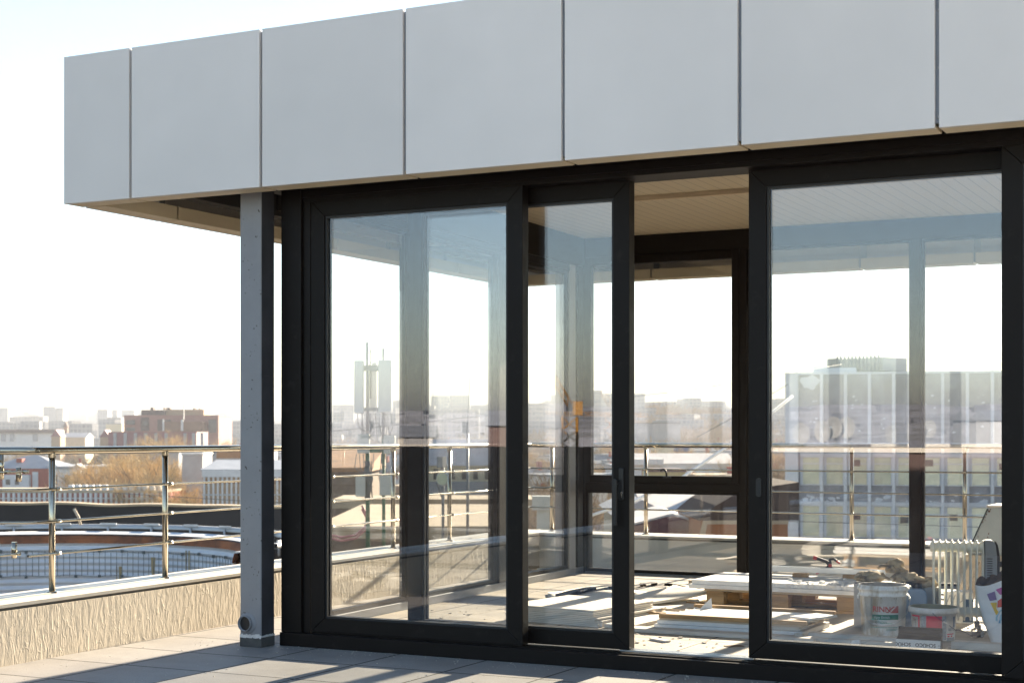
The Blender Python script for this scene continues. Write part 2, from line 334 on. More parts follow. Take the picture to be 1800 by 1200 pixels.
M['boxgrey'] = mat("radio_unit_grey", (.46, .47, .42), .5)
M['hose'] = mat("pink_hose", (.42, .16, .16), .6)
M['brickdull'] = mat("dull_brown_masonry", (.17, .125, .09), .9, 0, (2, .35))
M['sandroof'] = mat("sandy_roof", (.42, .33, .22), .9, 0, (.8, .2))
M['rustroof'] = mat("rust_brown_roof", (.30, .15, .06), .8, 0, (1.5, .3))
M['twig'] = mat("bare_tan_twigs", (.58, .41, .18), .9, 0, (.25, .35))
M['twig2'] = mat("grey_brown_twigs", (.36, .26, .15), .9, 0, (.25, .35))
M['bark'] = mat("grey_bark", (.15, .115, .08), .9, 0, (4, .3))
M['autumn'] = mat("yellow_autumn_leaf", (.42, .26, .03), .8, 0, (2, .35))
M['crane'] = mat("crane_yellow", (.34, .17, .03), .5)
M['ground'] = mat("town_ground", (.13, .105, .075), .95, 0, (.02, .45), col2=(.07, .058, .045), spec=.0)
M['behind_town'] = facade('behind_town_blocks', (.21, .22, .26), (.12, .125, .14), 4.0, 3.2)
M['far_town'] = facade("far_town_blocks", (.36, .35, .34), (.19, .19, .20), 4.0, 3.2)

# ------------------------------------------------------------------ terrain (structure)
def ss(a, b, x):
    t = max(0, min(1, (x - a) / (b - a))); return t * t * (3 - 2 * t)
def H(x, y):
    r = math.hypot(x, y)
    D = x * DV.x + y * DV.y; la = x * RV.x + y * RV.y
    u = UC + F * la / D if D > 1 else 1e9
    A = 6 + 30 * math.exp(-((u - 1190) / 260) ** 2) + 12 * math.exp(-((u - 820) / 300) ** 2) if D > 1 else 26
    n = noise.noise(Vector((x / 420, y / 420, .3)))
    return G + A * ss(650, 1700, r) + 60 * ss(2600, 5200, r) * (1 + .35 * noise.noise(Vector((x / 1500, y / 1500, 2)))) + 5 * n * ss(400, 900, r)
bm = BM(); radii = [0, 12, 40, 90, 160, 250, 350, 470, 600, 720, 850, 1000, 1150, 1300, 1500, 1700, 2000, 2400, 2800, 3300, 3900, 4600, 5400, 6300, 7000]
NA = 180; rings = []
for r_ in radii:
    if r_ == 0: rings.append([bm.verts.new((0, 0, G))]); continue
    rings.append([bm.verts.new((r_ * math.cos(a), r_ * math.sin(a), H(r_ * math.cos(a), r_ * math.sin(a)))) for a in (k * 2 * math.pi / NA for k in range(NA))])
for i in range(len(rings) - 1):
    a, b = rings[i], rings[i + 1]
    for k in range(NA):
        k2 = (k + 1) % NA
        f = bm.faces.new([a[0], b[k], b[k2]]) if len(a) == 1 else bm.faces.new([a[k], b[k], b[k2], a[k2]])
        f.smooth = True
kind(part("ground", bm, M['ground']), 'structure')

# ------------------------------------------------------------------ terrace deck (structure)
bm = BM(); box(bm, -7.3, 6.0, -1.6, 15.3, -.35, 0)
kind(part("terrace_deck", bm, M['deck']), 'structure')
bm = BM(); box(bm, -7.75, 6.4, -1.9, 15.75, G - .5, -.352)
o = part("building_below", bm, M['plaster_grey']); tag(o, "grey building that carries the terrace on its roof", "building")

# ------------------------------------------------------------------ pavilion
XL, XR, YF, YB = -6.19, .28, 8.76, 14.0
Y0 = 8.33; RX0, RX1, RY1 = -7.72, 5.2, 15.2; ZS, ZT = 3.0, 4.015  # roof extended past the right wall, out of view, to shade the deck
FZ = .085
pav = thing("glass_pavilion", "rooftop glass pavilion with dark frames under a deep roof of pale grey panels", "pavilion", (XL, YF, 0))
def P(name, bm, m, bevel=0, parent=None, world=True): return part(name, bm, m, parent or pav, world if parent is None else False, bevel)
# roof body, soffit, inner beams
bm = BM(); box(bm, RX0 + .05, RX1 - .05, Y0 + .05, RY1 - .05, 3.42, ZT - .03); P("roof", bm, M['roof'])
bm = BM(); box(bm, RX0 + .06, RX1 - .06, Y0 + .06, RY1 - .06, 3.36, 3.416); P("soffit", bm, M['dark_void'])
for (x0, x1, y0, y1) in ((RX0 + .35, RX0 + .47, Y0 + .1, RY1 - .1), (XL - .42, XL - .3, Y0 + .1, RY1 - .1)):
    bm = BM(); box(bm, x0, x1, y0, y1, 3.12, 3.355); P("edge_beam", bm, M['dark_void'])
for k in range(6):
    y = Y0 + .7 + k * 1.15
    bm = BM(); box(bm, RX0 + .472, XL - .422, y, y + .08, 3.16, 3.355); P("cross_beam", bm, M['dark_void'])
# fascia panels: cassettes with an open joint between them, a lip turned in below
W, GAP = 1.0735, .022
def cassette(axis, a, b, c, sgn):
    """panel along x at y=c (axis 'x') or along y at x=c; sgn = direction inwards"""
    bm = BM()
    def bx(t0, t1, d0, d1, z0, z1):
        lo, hi = sorted((c + sgn * d0, c + sgn * d1))
        if axis == 'x': box(bm, t0, t1, lo, hi, z0, z1)
        else: box(bm, lo, hi, t0, t1, z0, z1)
    bx(a, b, 0, .030, ZS, ZT)
    o = P("fascia_panel", bm, M['fascia'], .003)
    bm = BM()
    def bx(t0, t1, d0, d1, z0, z1):
        lo, hi = sorted((c + sgn * d0, c + sgn * d1))
        if axis == 'x': box(bm, t0, t1, lo, hi, z0, z1)
        else: box(bm, lo, hi, t0, t1, z0, z1)
    bx(a, b, .0305, .17, ZS + .002, ZS + .02)
    bx(a, b, .171, .185, ZS + .002, ZS + .10)
    part("lip", bm, M['lip'], o)
    return o
xj = [RX0]; x = -.8563 * Y0
while x < RX1 - .3: xj.append(x); x += W
xj.append(RX1)
for i in range(len(xj) - 1):
    a = xj[i] + (GAP / 2 if i else 0); b = xj[i + 1] - (GAP / 2 if i < len(xj) - 2 else 0)
    cassette('x', a, b, Y0, 1)
    cassette('x', a, b, RY1, -1)
yj = [Y0 + .031]; y = Y0 + 1.0
while y < RY1 - .4: yj.append(y); y += W
yj.append(RY1 - .031)
for i in range(len(yj) - 1):
    a = yj[i] + (GAP / 2 if i else 0); b = yj[i + 1] - (GAP / 2 if i < len(yj) - 2 else 0)
    cassette('y', a + (.186 if i == 0 else 0), b - (.186 if i == len(yj) - 2 else 0), RX0, 1); cassette('y', a, b, RX1, -1)
for x in xj[1:-1]:
    bm = BM(); box(bm, x - .03, x + .03, Y0 + .032, Y0 + .04, ZS + .03, ZT - .01)
    js = P("joint_strip", bm, M['joint'])
    for z in (ZS + .06, ZS + .32, ZS + .62, ZT - .12):
        bm = BM(); lathe(bm, [(.0001, -.006), (.007, -.006), (.009, 0)], seg=10)
        bmesh.ops.rotate(bm, verts=bm.verts, cent=(0, 0, 0), matrix=Matrix.Rotation(R(-90), 3, 'X'))
        bmesh.ops.translate(bm, verts=bm.verts, vec=(x + .003, Y0 + .032, z)); part("screw", bm, M['screw'], js)
for x in xj[1:-1]:
    bm = BM(); box(bm, x - .03, x + .03, RY1 - .04, RY1 - .032, ZS + .03, ZT - .01); P("joint_strip", bm, M['joint'])
for y in yj[1:-1]:
    for xx in (RX0 + .032, RX1 - .04): bm = BM(); box(bm, xx, xx + .008, y - .03, y + .03, ZS + .03, ZT - .01); P("joint_strip", bm, M['joint'])
# ceiling
bm = BM(); box(bm, -6.4, XR - .05, YF + .05, YB - .05, 3.30, 3.355); P("ceiling", bm, M['ceiling'])
bm = BM(); box(bm, XL + .2, XR - .2, 11.62, 11.66, 3.262, 3.2985); P("ceiling_trim", bm, M['wood2'])
# floor
bm = BM(); v_ = box(bm, -6.3, XR - .06, YF + .10, YB - .06, .004, FZ)
for q_ in v_[:2]: q_.co.x = XL + .06
P("floor", bm, M['floor'])
# front: posts, head, sill with tracks
def post(x0, x1, y0, y1, z0=.09, z1=3.35, name="corner_post"):
    bm = BM(); box(bm, x0, x1, y0, y1, z0, z1); return P(name, bm, M['frame'], .004)
post(XL, XL + .16, YF - .02, YF + .25); post(XL + .1605, XL + .218, YF + .005, YF + .25, name="door_jamb")
post(XR - .16, XR, YF - .02, YF + .25); post(XR - .218, XR - .1605, YF + .005, YF + .25, name="door_jamb")
bm = BM(); box(bm, XL + .162, XR - .162, YF - .0, YF + .26, 2.955, 3.30); box(bm, XL + .162, XR - .162, YF - .03, YF - .0005, 3.04, 3.30)
box(bm, XL + .162, XR - .162, YF - .014, YF - .0005, 2.985, 3.0395); P("door_head", bm, M['frame'], .003)
bm = BM(); box(bm, XL - .005, XR + .005, YF - .03, YF + .27, .0, .0885); P("threshold", bm, M['frame'], .003)
for k, y in enumerate((YF + .02, YF + .065, YF + .145, YF + .19, YF + .235)):
    bm = BM(); box(bm, *((XL + .22, XR - .22) if k < 2 else (-3.80, -2.95)), y, y + .012, .089, .0975); P("track_rail", bm, M['frame' if k < 2 else 'alu'])
# sliding doors
def leaf(x0, x1, y, handle=None):
    z0, z1, fw, t = .10, 2.962, .107, .085
    bm = BM()
    zi, zj, g = z0 + fw - .012, z1 - fw, .0006                 # four mitred profiles
    prism(bm, [(x0, z0), (x0 + fw, zi), (x0 + fw, zj), (x0, z1)], 'y', y, y + t); prism(bm, [(x1, z0), (x1, z1), (x1 - fw, zj), (x1 - fw, zi)], 'y', y, y + t)
    prism(bm, [(x0 + g, z0), (x1 - g, z0), (x1 - fw - g, zi), (x0 + fw + g, zi)], 'y', y + .0008, y + t - .0008); prism(bm, [(x0 + g, z1), (x0 + fw + g, zj), (x1 - fw - g, zj), (x1 - g, z1)], 'y', y + .0008, y + t - .0008)
    d = P("sliding_door", bm, M['frame'], .0035)
    bm = BM(); a, b, c, e = x0 + fw, x1 - fw, z0 + fw - .012, z1 - fw; s = .014
    for yy in (y + .012, y + .052):
        box(bm, a, a + s, yy, yy + .018, c, e); box(bm, b - s, b, yy, yy + .018, c, e)
        box(bm, a + s, b - s, yy, yy + .018, c, c + s); box(bm, a + s, b - s, yy, yy + .018, e - s, e)
    part("glazing_bead", bm, M['black'], d)
    bm = BM(); box(bm, a + .001, b - .001, y + .0305, y + .0515, c + .001, e - .001); part("glass_pane", bm, M['glass'], d)
    return d
DW = 1.575
d1 = leaf(XL + .22, XL + .22 + DW, YF + .008)
d2 = leaf(-5.30, -3.733, YF + .138)
d3 = leaf(-2.976, -2.976 + DW, YF + .138)
d4 = leaf(XR - .22 - DW, XR - .22, YF + .008)
# lever handle with lock on the second leaf
xh = -3.733 - .05; yh = YF + .138
bm = BM(); box(bm, xh - .017, xh + .017, yh - .012, yh - .0005, 1.01, 1.205); hp = part("handle_plate", bm, M['black_metal'], d2, bevel=.008)
bm = BM(); box(bm, xh - .036, xh - .010, yh - .058, yh - .040, .855, 1.14); box(bm, xh - .030, xh - .012, yh - .0405, yh - .0122, 1.108, 1.136); part("handle", bm, M['black_metal'], d2, bevel=.006)
bm = BM(); tube(bm, [(xh + .004, yh - .0121, 1.055), (xh + .004, yh - .017, 1.055)], .008, 14); box(bm, xh + .0, xh + .008, yh - .0165, yh - .0121, 1.028, 1.05); part("lock_cylinder", bm, M['chrome'], d2)
# recessed pull on the third leaf
xh = -2.976 + .062
bm = BM(); rr = [(xh + .017 * math.cos(a) , 1.10 + (.038 if math.sin(a) > 0 else -.038) + .017 * math.sin(a)) for a in (k * math.pi / 10 for k in range(20))]
prism(bm, rr, 'y', yh - .005, yh - .0005); rp = part("handle", bm, M['black_metal'], d3)
bm = BM(); rr = [(xh + .008 * math.cos(a) , 1.10 + (.034 if math.sin(a) > 0 else -.034) + .008 * math.sin(a)) for a in (k * math.pi / 10 for k in range(20))]
prism(bm, rr, 'y', yh - .0062, yh - .0052); part("handle_recess", bm, M['black'], d3)
# fixed glazing: left, right, rear
def pane(bm_m, x0, x1, y0, y1, z0, z1, name="glass_pane", parent=None, g='glass2'):
    bm = BM(); box(bm, x0, x1, y0, y1, z0, z1); return part(name, bm, M[g], parent or pav, parent is None)
def skew(bm):                                            # the left wall runs parallel to the parapet, not square to the front
    for v in bm.verts: v.co.x -= .042 * (v.co.y - 9.01)
    return bm
for xs, sgn in ((XL, 1), (XR - .09, -1)):
    sk_ = skew if sgn == 1 else (lambda b: b); yE = 13.70 if sgn == 1 else 13.9
    bm = BM(); box(bm, xs, xs + .09, YF + .2505, YB - .1, .004, .148); P("window_sill", sk_(bm), M['sillgrey'], .003)
    bm = BM(); box(bm, xs - .012, xs + .10, YF + .2505, YB - .1, 3.02, 3.30); box(bm, xs + .005, xs + .085, YF + .2505, YB - .1, 2.955, 3.0195); P("window_head", sk_(bm), M['frame'], .003)
    for y0, y1 in ((10.36, 10.53), (11.93, 12.26), (yE, yE + .19)):
        bm = BM(); box(bm, xs - .01, xs + .10, y0 + .03, y1 - .03, .1485, 2.954); box(bm, xs + .015, xs + .075, y0, y0 + .0295, .1485, 2.954); box(bm, xs + .015, xs + .075, y1 - .0295, y1, .1485, 2.954)
        P("mullion", sk_(bm), M['frame'], .003)
    for y0, y1 in ((YF + .251, 10.36), (10.53, 11.93), (12.26, yE - (.155 if sgn == 1 else 0))):
        bm = BM(); t = .03
        box(bm, xs + .02, xs + .07, y0, y0 + t, .1485, 2.954); box(bm, xs + .02, xs + .07, y1 - t, y1, .1485, 2.954)
        box(bm, xs + .02, xs + .07, y0 + t, y1 - t, .1485, .18); box(bm, xs + .02, xs + .07, y0 + t, y1 - t, 2.925, 2.954)
        wo = P("side_window", sk_(bm), M['frame'])
        bm = BM(); box(bm, xs + .034, xs + .056, y0 + t, y1 - t, .18, 2.925); part("glass_pane", sk_(bm), M['glass3'], wo)
# rear wall
YI = 13.9
bm = BM(); box(bm, -6.43, -6.292, YI - .008, YB + .08, .004, 3.35); P("corner_post", bm, M['frame'], .004)
bm = BM(); box(bm, XR - .16, XR, YI, YB + .05, .004, 3.35); P("corner_post", bm, M['frame'], .004)
bm = BM(); box(bm, -6.2915, XR - .161, YI - .01, YB, 3.115, 3.30); P("window_head", bm, M['frame'], .003)
bm = BM(); box(bm, -6.2915, XR - .161, YI - .005, YB, .004, .102); P("window_sill", bm, M['sillgrey'], .003)
def mull(x0, x1, name="mullion"):
    bm = BM(); box(bm, x0, x1, YI - .012, YB + .01, .1025, 3.1145); P(name, bm, M['frame'], .003)
mull(-4.735, -4.665); mull(-3.165, -3.08); mull(-1.58, -1.49)
# window with an opening sash above a fixed light
bm = BM(); box(bm, -6.2915, -4.736, YI - .004, YB, .885, .955); P("transom", bm, M['frame'], .003)
x0, x1 = -6.2915, -4.736
bm = BM(); z0, z1, t = .956, 3.114, .07
box(bm, x0, x0 + t, YI - .02, YI + .05, z0, z1); box(bm, x1 - t, x1, YI - .02, YI + .05, z0, z1); box(bm, x0 + t, x1 - t, YI - .0195, YI + .0495, z0, z0 + t); box(bm, x0 + t, x1 - t, YI - .0195, YI + .0495, z1 - t - .01, z1)
sash = P("opening_sash", bm, M['frame'], .004)
pane(None, x0 + t, x1 - t, YI + .005, YI + .027, z0 + t, z1 - t - .01, parent=sash)
xh = -5.44
bm = BM(); box(bm, xh - .04, xh + .04, YI - .034, YI - .0205, 1.005, 1.025); tube(bm, [(xh, YI - .03, 1.02), (xh + .004, YI - .045, 1.055), (xh - .008, YI - .05, 1.082), (xh - .03, YI - .05, 1.088), (xh - .056, YI - .05, 1.078)], .010, 8)
part("handle", bm, M['black_metal'], sash)
bm = BM(); t = .03; z0, z1 = .1025, .8845
box(bm, x0, x0 + t, YI + .01, YI + .06, z0, z1); box(bm, x1 - t, x1, YI + .01, YI + .06, z0, z1); box(bm, x0 + t, x1 - t, YI + .0105, YI + .0595, z0, z0 + t); box(bm, x0 + t, x1 - t, YI + .0105, YI + .0595, z1 - t, z1)
wo = P("rear_window", bm, M['frame']); pane(None, x0 + t, x1 - t, YI + .022, YI + .044, z0 + t, z1 - t, parent=wo)
for x0, x1 in ((-4.664, -3.166), (-3.079, -1.581), (-1.489, XR - .161)):
    bm = BM(); t = .022; z0, z1 = .1025, 3.1145
    box(bm, x0, x0 + t, YI + .01, YI + .06, z0, z1); box(bm, x1 - t, x1, YI + .01, YI + .06, z0, z1); box(bm, x0 + t, x1 - t, YI + .0105, YI + .0595, z0, z0 + t); box(bm, x0 + t, x1 - t, YI + .0105, YI + .0595, z1 - t, z1)
    wo = P("rear_window", bm, M['frame']); pane(None, x0 + t, x1 - t, YI + .022, YI + .044, z0 + t, z1 - t, parent=wo)
# steel columns
def column(x0, x1, y0, y1, pipe=False):
    bm = BM(); box(bm, x0, x1, y0, y1, .068, 3.355); c = P("steel_column", bm, M['column'], .007)
    bm = BM(); box(bm, x0 - .002, x1 + .002, y0 - .002, y1 + .002, .0, .0675); part("plinth", bm, M['concrete_dark'], c, bevel=.004)
    bm = BM()
    random.seed(3)
    n = 14
    for k in range(n):
        a = x0 + (x1 - x0) * k / n; b = x0 + (x1 - x0) * (k + 1) / n; h = .078 + random.uniform(0, .012)
        box(bm, a, b, y0 - .003, y0 - .0003, .064 - random.uniform(0, .006), h)
        a = y0 + (y1 - y0) * k / n; b = y0 + (y1 - y0) * (k + 1) / n
        box(bm, x1 + .0003, x1 + .003, a, b, .066, .075 + random.uniform(0, .008))
    part("paint_drips", bm, M['white_paint'], c)
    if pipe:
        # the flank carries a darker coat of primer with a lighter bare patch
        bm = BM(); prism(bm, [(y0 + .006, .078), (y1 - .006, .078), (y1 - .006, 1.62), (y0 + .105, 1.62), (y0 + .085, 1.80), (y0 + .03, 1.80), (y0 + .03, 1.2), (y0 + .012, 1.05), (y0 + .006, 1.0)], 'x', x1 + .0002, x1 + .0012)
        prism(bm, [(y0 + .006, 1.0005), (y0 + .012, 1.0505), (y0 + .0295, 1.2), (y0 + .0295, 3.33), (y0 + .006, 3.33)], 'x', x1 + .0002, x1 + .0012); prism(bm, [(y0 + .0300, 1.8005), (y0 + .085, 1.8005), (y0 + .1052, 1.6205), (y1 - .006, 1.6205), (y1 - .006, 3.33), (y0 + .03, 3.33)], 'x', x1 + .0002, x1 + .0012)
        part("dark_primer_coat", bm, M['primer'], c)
        cx, cz = x0 + .052, .155; bm = BM()
        lathe(bm, [(.052, .0), (.052, .026), (.047, .026), (.047, -.02), (.0001, -.02)], seg=32)
        bmesh.ops.rotate(bm, verts=bm.verts, cent=(0, 0, 0), matrix=Matrix.Rotation(R(90), 3, 'X'))
        bmesh.ops.translate(bm, verts=bm.verts, vec=(cx, y0 - .001, cz)); dp = part("drain_pipe", bm, M['column'], c)
        bm = BM(); lathe(bm, [(.0001, 0), (.0465, 0)], seg=28)
        bmesh.ops.rotate(bm, verts=bm.verts, cent=(0, 0, 0), matrix=Matrix.Rotation(R(90), 3, 'X'))
        bmesh.ops.translate(bm, verts=bm.verts, vec=(cx, y0 - .006, cz)); part("pipe_mouth", bm, M['black'], c)
        bm = BM(); lathe(bm, [(.072, .0), (.062, .010), (.0525, .012)], seg=28)
        bmesh.ops.rotate(bm, verts=bm.verts, cent=(0, 0, 0), matrix=Matrix.Rotation(R(90), 3, 'X'))
        bmesh.ops.translate(bm, verts=bm.verts, vec=(cx + .006, y0 - .0005, cz)); part("weld_collar", bm, M['column'], c)
    return c
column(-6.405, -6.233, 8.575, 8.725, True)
column(-6.445, -6.295, 13.548, 13.695)

# ------------------------------------------------------------------ parapets and railings
def px(Y): return -7.12 - .0312 * (Y - 7.13)             # inner face of the long parapet
def wallstrip(bm, off0, off1, z0, z1, Ya, Yb):
    vs = [bm.verts.new((px(Y) + o, Y, z)) for Y in (Ya, Yb) for o in (off0, off1) for z in (z0, z1)]
    for f in ((0, 1, 3, 2), (4, 6, 7, 5), (0, 4, 5, 1), (2, 3, 7, 6), (0, 2, 6, 4), (1, 5, 7, 3)): bm.faces.new([vs[i] for i in f])
YA, YC = -1.2, 15.1
lp = thing("parapet_wall", "long parapet with rippled beige render beside the steel column", "parapet", (px(9), 9, 0))
bm = BM(); wallstrip(bm, -.42, 0, .0, .335, YA, YC + .45); part("rendered_wall", bm, M['render'], lp, True)
bm = BM(); wallstrip(bm, -.40, -.012, .3355, .352, YA, YC + .45); part("coping_gap", bm, M['coping_dark'], lp, True)
bm = BM(); wallstrip(bm, -.47, -.003, .3525, .378, YA, YC + .45); wallstrip(bm, -.20, -.19, .3782, .384, YA, YC + .45); part("coping", bm, M['coping'], lp, True, .004)
bp_ = thing("parapet_wall", "low smooth grey-beige parapet behind the rear windows", "parapet", (-3, YC, 0))
xc = px(YC) + .001
bm = BM(); box(bm, xc, 6, YC, YC + .42, 0, .335); part("rendered_wall", bm, M['render_flat'], bp_, True)
bm = BM(); box(bm, xc + .004, 6, YC + .004, YC + .40, .3355, .352); part("coping_gap", bm, M['coping_dark'], bp_, True)
bm = BM(); box(bm, xc + .002, 6, YC - .022, YC + .46, .3525, .378); part("coping", bm, M['coping'], bp_, True, .004)
# railings
ZR, RODS = 1.305, (1.055, .845, .635)
def railpost(parent, x, y, z0=.378, z1=ZR - .02):
    bm = BM(); tube(bm, [(x, y, z0 + .006), (x, y, z1)], .0205, 14); lathe(bm, [(.0001, .013), (.026, .013), (.042, .004), (.042, 0)], (x, y, z0), seg=18); lathe(bm, [(.026, -.03), (.026, 0)], (x, y, z1 + .004), seg=14)
    return part("post", bm, M['steel'], parent, True)
lr = thing("terrace_railing", "stainless tube railing on the rippled parapet, bent round at its near end", "railing", (px(9) - .26, 9, .378))
def rx(Y): return px(Y) - .215
posts_l = [7.83, 9.01, 10.11, 11.22, 12.33, 13.44, 14.5]
for Y in posts_l: railpost(lr, rx(Y), Y)
cr_ = Vector((rx(15.32), 15.32, 0))
def bendpath(z):
    pts = [Vector((cr_.x, cr_.y, z))] + [Vector((rx(Y), Y, z)) for Y in (14, 11, 9, 8.0)]
    a = Vector((rx(7.72), 7.72, z)); d0 = Vector((.031, -1, 0)).normalized(); d1 = Vector((-.86, -.5, 0)).normalized()
    for k in range(1, 8):
        t = k / 8; pts.append(a + d0 * .16 * (t - t * t / 2) * 2 * .5 + d1 * .16 * t * t * .5)
    pts.append(pts[-1] + d1 * 2.2)
    return pts
bm = BM(); tube(bm, bendpath(ZR), .0255, 16); part("handrail", bm, M['steel'], lr, True)
for i, z in enumerate(RODS):
    bm = BM(); off = .024
    if i < 2: pts = [p_ + Vector((off, 0, 0)) for p_ in bendpath(z)]
    else: pts = [Vector((rx(Y) + off, Y, z)) for Y in (15.3, 12, 9, 7.58)]
    tube(bm, pts, .0085, 10)
    for Y in posts_l: tube(bm, [(rx(Y) + off, Y + .012, z), (rx(Y) + off, Y + .05, z)], .0135, 10)
    part("rod", bm, M['steel'], lr, True)
# stray stubs where the railing turns
e0, e1 = at(-30, 831, 10.2), at(48, 828, 10.2)
bm = BM(); tube(bm, [e0, e1], .0085, 10)
for u in (9, 41): q = at(u, 829, 10.2); tube(bm, [q, q + (e1 - e0).normalized() * .035], .0135, 10)
part("stub_rod", bm, M['steel'], lr, True)
for u, va, vb in ((2, 797, 842), (33, 821, 846)):
    bm = BM(); D = 10.23; tube(bm, [at(u, va, D), at(u, vb, D)], .0185, 12); part("stub_post", bm, M['steel'], lr, True)
e0, e1 = at(-30, 980, 9.9), at(36, 972, 9.9)
bm = BM(); tube(bm, [e0, e1], .0085, 10); tube(bm, [e1 - (e1 - e0).normalized() * .02, e1], .0135, 10); part("stub_rod", bm, M['steel'], lr, True)
bm = BM(); tube(bm, [at(25, 952, 9.93), at(25, 980, 9.93)], .0175, 12); part("stub_post", bm, M['steel'], lr, True)
br_ = thing("terrace_railing", "straight stainless tube railing along the rear parapet behind the glass", "railing", (-3, 15.32, .378))
xs_ = [-7.325 + k * 1.085 for k in range(12)]
for x in xs_: railpost(br_, x, 15.32)
bm = BM(); tube(bm, [(cr_.x + .026, 15.32, ZR), (5.5, 15.32, ZR)], .0255, 16); part("handrail", bm, M['steel'], br_, True)
for z in RODS:
    bm = BM(); tube(bm, [(cr_.x + .03, 15.296, z), (5.5, 15.296, z)], .0085, 10)
    for x in xs_: tube(bm, [(x - .026, 15.296, z), (x + .026, 15.296, z)], .0125, 10)
    part("rod", bm, M['steel'], br_, True)
# small green utility box on the rear corner of the coping
q = at(958, 934, 17.2); bm = BM(); box(bm, -.075, .075, -.05, .05, 0, .21); box(bm, -.082, .082, -.057, .057, .2105, .228)
o = part("utility_box", bm, mat("pale_green_paint", (.34, .42, .34), .6, 0, (6, .1)), bevel=.004); o.location = (-7.12, 15.42, .379); tag(o, "small pale green metal box standing on the coping at the railing corner", "box")

# ------------------------------------------------------------------ things standing inside the pavilion
def lettering(body, size, m, name, parent, fn, extrude=0, bold=0):
    """text as a mesh; fn maps (x, y) in text space to a point on the surface"""
    cu = bpy.data.curves.new(name, 'FONT'); cu.body = body; cu.size = size; cu.align_x = 'CENTER'; cu.align_y = 'CENTER'; cu.resolution_u = 3; cu.offset = bold
    o = bpy.data.objects.new("tmp_text", cu); COL.objects.link(o)
    dg = bpy.context.evaluated_depsgraph_get(); me = bpy.data.meshes.new_from_object(o.evaluated_get(dg))
    bpy.data.objects.remove(o); bpy.data.curves.remove(cu); me.name = name; me.materials.clear()
    for v in me.vertices: v.co = Vector(fn(v.co.x, v.co.y))
    me.materials.append(M[m]); return link(name, me, M[m], parent)
def patch(bm, fn, x0, x1, y0, y1, nx=10, ny=1):
    g = [[bm.verts.new(Vector(fn(x0 + (x1 - x0) * i / nx, y0 + (y1 - y0) * j / ny))) for j in range(ny + 1)] for i in range(nx + 1)]
    for i in range(nx):
        for j in range(ny): bm.faces.new([g[i][j], g[i + 1][j], g[i + 1][j + 1], g[i][j + 1]])
def local(o, bm, name, m, bevel=0): return part(name, bm, m, o, False, bevel)

# stack of plasterboard offcuts
random.seed(11)
t = thing("board_stack", "knee-low pile of square-cut cream plasterboards behind the narrow sliding door", "board stack", (-4.74, 10.42, FZ), R(-9))
for k in range(9):
    z = k * .0128; dx, dy = random.uniform(-.008, .008), random.uniform(-.006, .006); c = .012 if k > 6 else 0
    if k == 4: dx += .02
    bm = BM(); box(bm, -.395 + dx, .395 + dx - k * .006, -.40 + dy, .40 + dy, z, z + .0100); local(t, bm, "plasterboard", M['board'], .0015)
# warped sheet leaning over floor
def warped(name, label, cat, loc, rz, lx, ly, th, fz, m, group=None, n=26):
    bm = BM(); g = []
    for s in (0, 1):
        g.append([[bm.verts.new((-lx / 2 + lx * i / n, -ly / 2 + ly * j / 6, fz(i / n, j / 6) + s * th)) for j in range(7)] for i in range(n + 1)])
    for i in range(n):
        for j in range(6):
            a = g[1]; f = bm.faces.new([a[i][j], a[i + 1][j], a[i + 1][j + 1], a[i][j + 1]]); f.smooth = True
            a = g[0]; f = bm.faces.new([a[i][j], a[i][j + 1], a[i + 1][j + 1], a[i + 1][j]]); f.smooth = True
    for i in range(n):
        bm.faces.new([g[0][i][0], g[0][i + 1][0], g[1][i + 1][0], g[1][i][0]]); bm.faces.new([g[0][i][6], g[1][i][6], g[1][i + 1][6], g[0][i + 1][6]])
    for j in range(6):
        bm.faces.new([g[0][0][j], g[1][0][j], g[1][0][j + 1], g[0][0][j + 1]]); bm.faces.new([g[0][n][j], g[0][n][j + 1], g[1][n][j + 1], g[1][n][j]])
    o = part(name, bm, m); o.location = loc; o.rotation_euler = (0, 0, rz); return tag(o, label, cat, group)
warped("warped_sheet", "buckled pale fibre sheet lying in waves on the floor behind the board pile", "sheet", (-5.0, 11.75, FZ + .004), R(28), 1.15, .85, .014, lambda a, b: .055 * (1 - math.cos(a * 2 * math.pi * 1.3)) / 2 * (0.5 + .5 * b) + .0, M['board'])
warped("warped_sheet", "small curled pale sheet with a lifted corner lying near the timber pallet", "sheet", (-4.62, 11.6, FZ + .026), R(62), .75, .5, .012, lambda a, b: .06 * a * a + .02 * (b - .5) ** 2, M['board'])
bm = BM(); pts = [at(u, v, D) for u, v, D in ((985, 1049, 12.6), (1010, 1042, 12.75), (1040, 1036, 12.9), (1075, 1033, 13.0), (1110, 1034, 13.0), (1130, 1030, 13.0), (1150, 1027.5, 13.05), (1175, 1029, 13.1), (1200, 1034, 13.2), (1216, 1039, 13.2))]
for p_, q_ in zip(pts, pts[1:]):
    d = (q_ - p_); s = Vector((d.y, -d.x, 0)).normalized() * .05; h = Vector((0, 0, .022))
    v8 = [bm.verts.new(x) for x in (p_ - s, p_ + s, q_ + s, q_ - s, p_ - s + h, p_ + s + h, q_ + s + h, q_ - s + h)]
    for f in ((0, 3, 2, 1), (4, 5, 6, 7), (0, 1, 5, 4), (2, 3, 7, 6)): bm.faces.new([v8[i] for i in f])
o = part("rubber_strip", bm, M['lino']); tag(o, "dark flexible strip arching up off the floor behind the board pile", "strip")
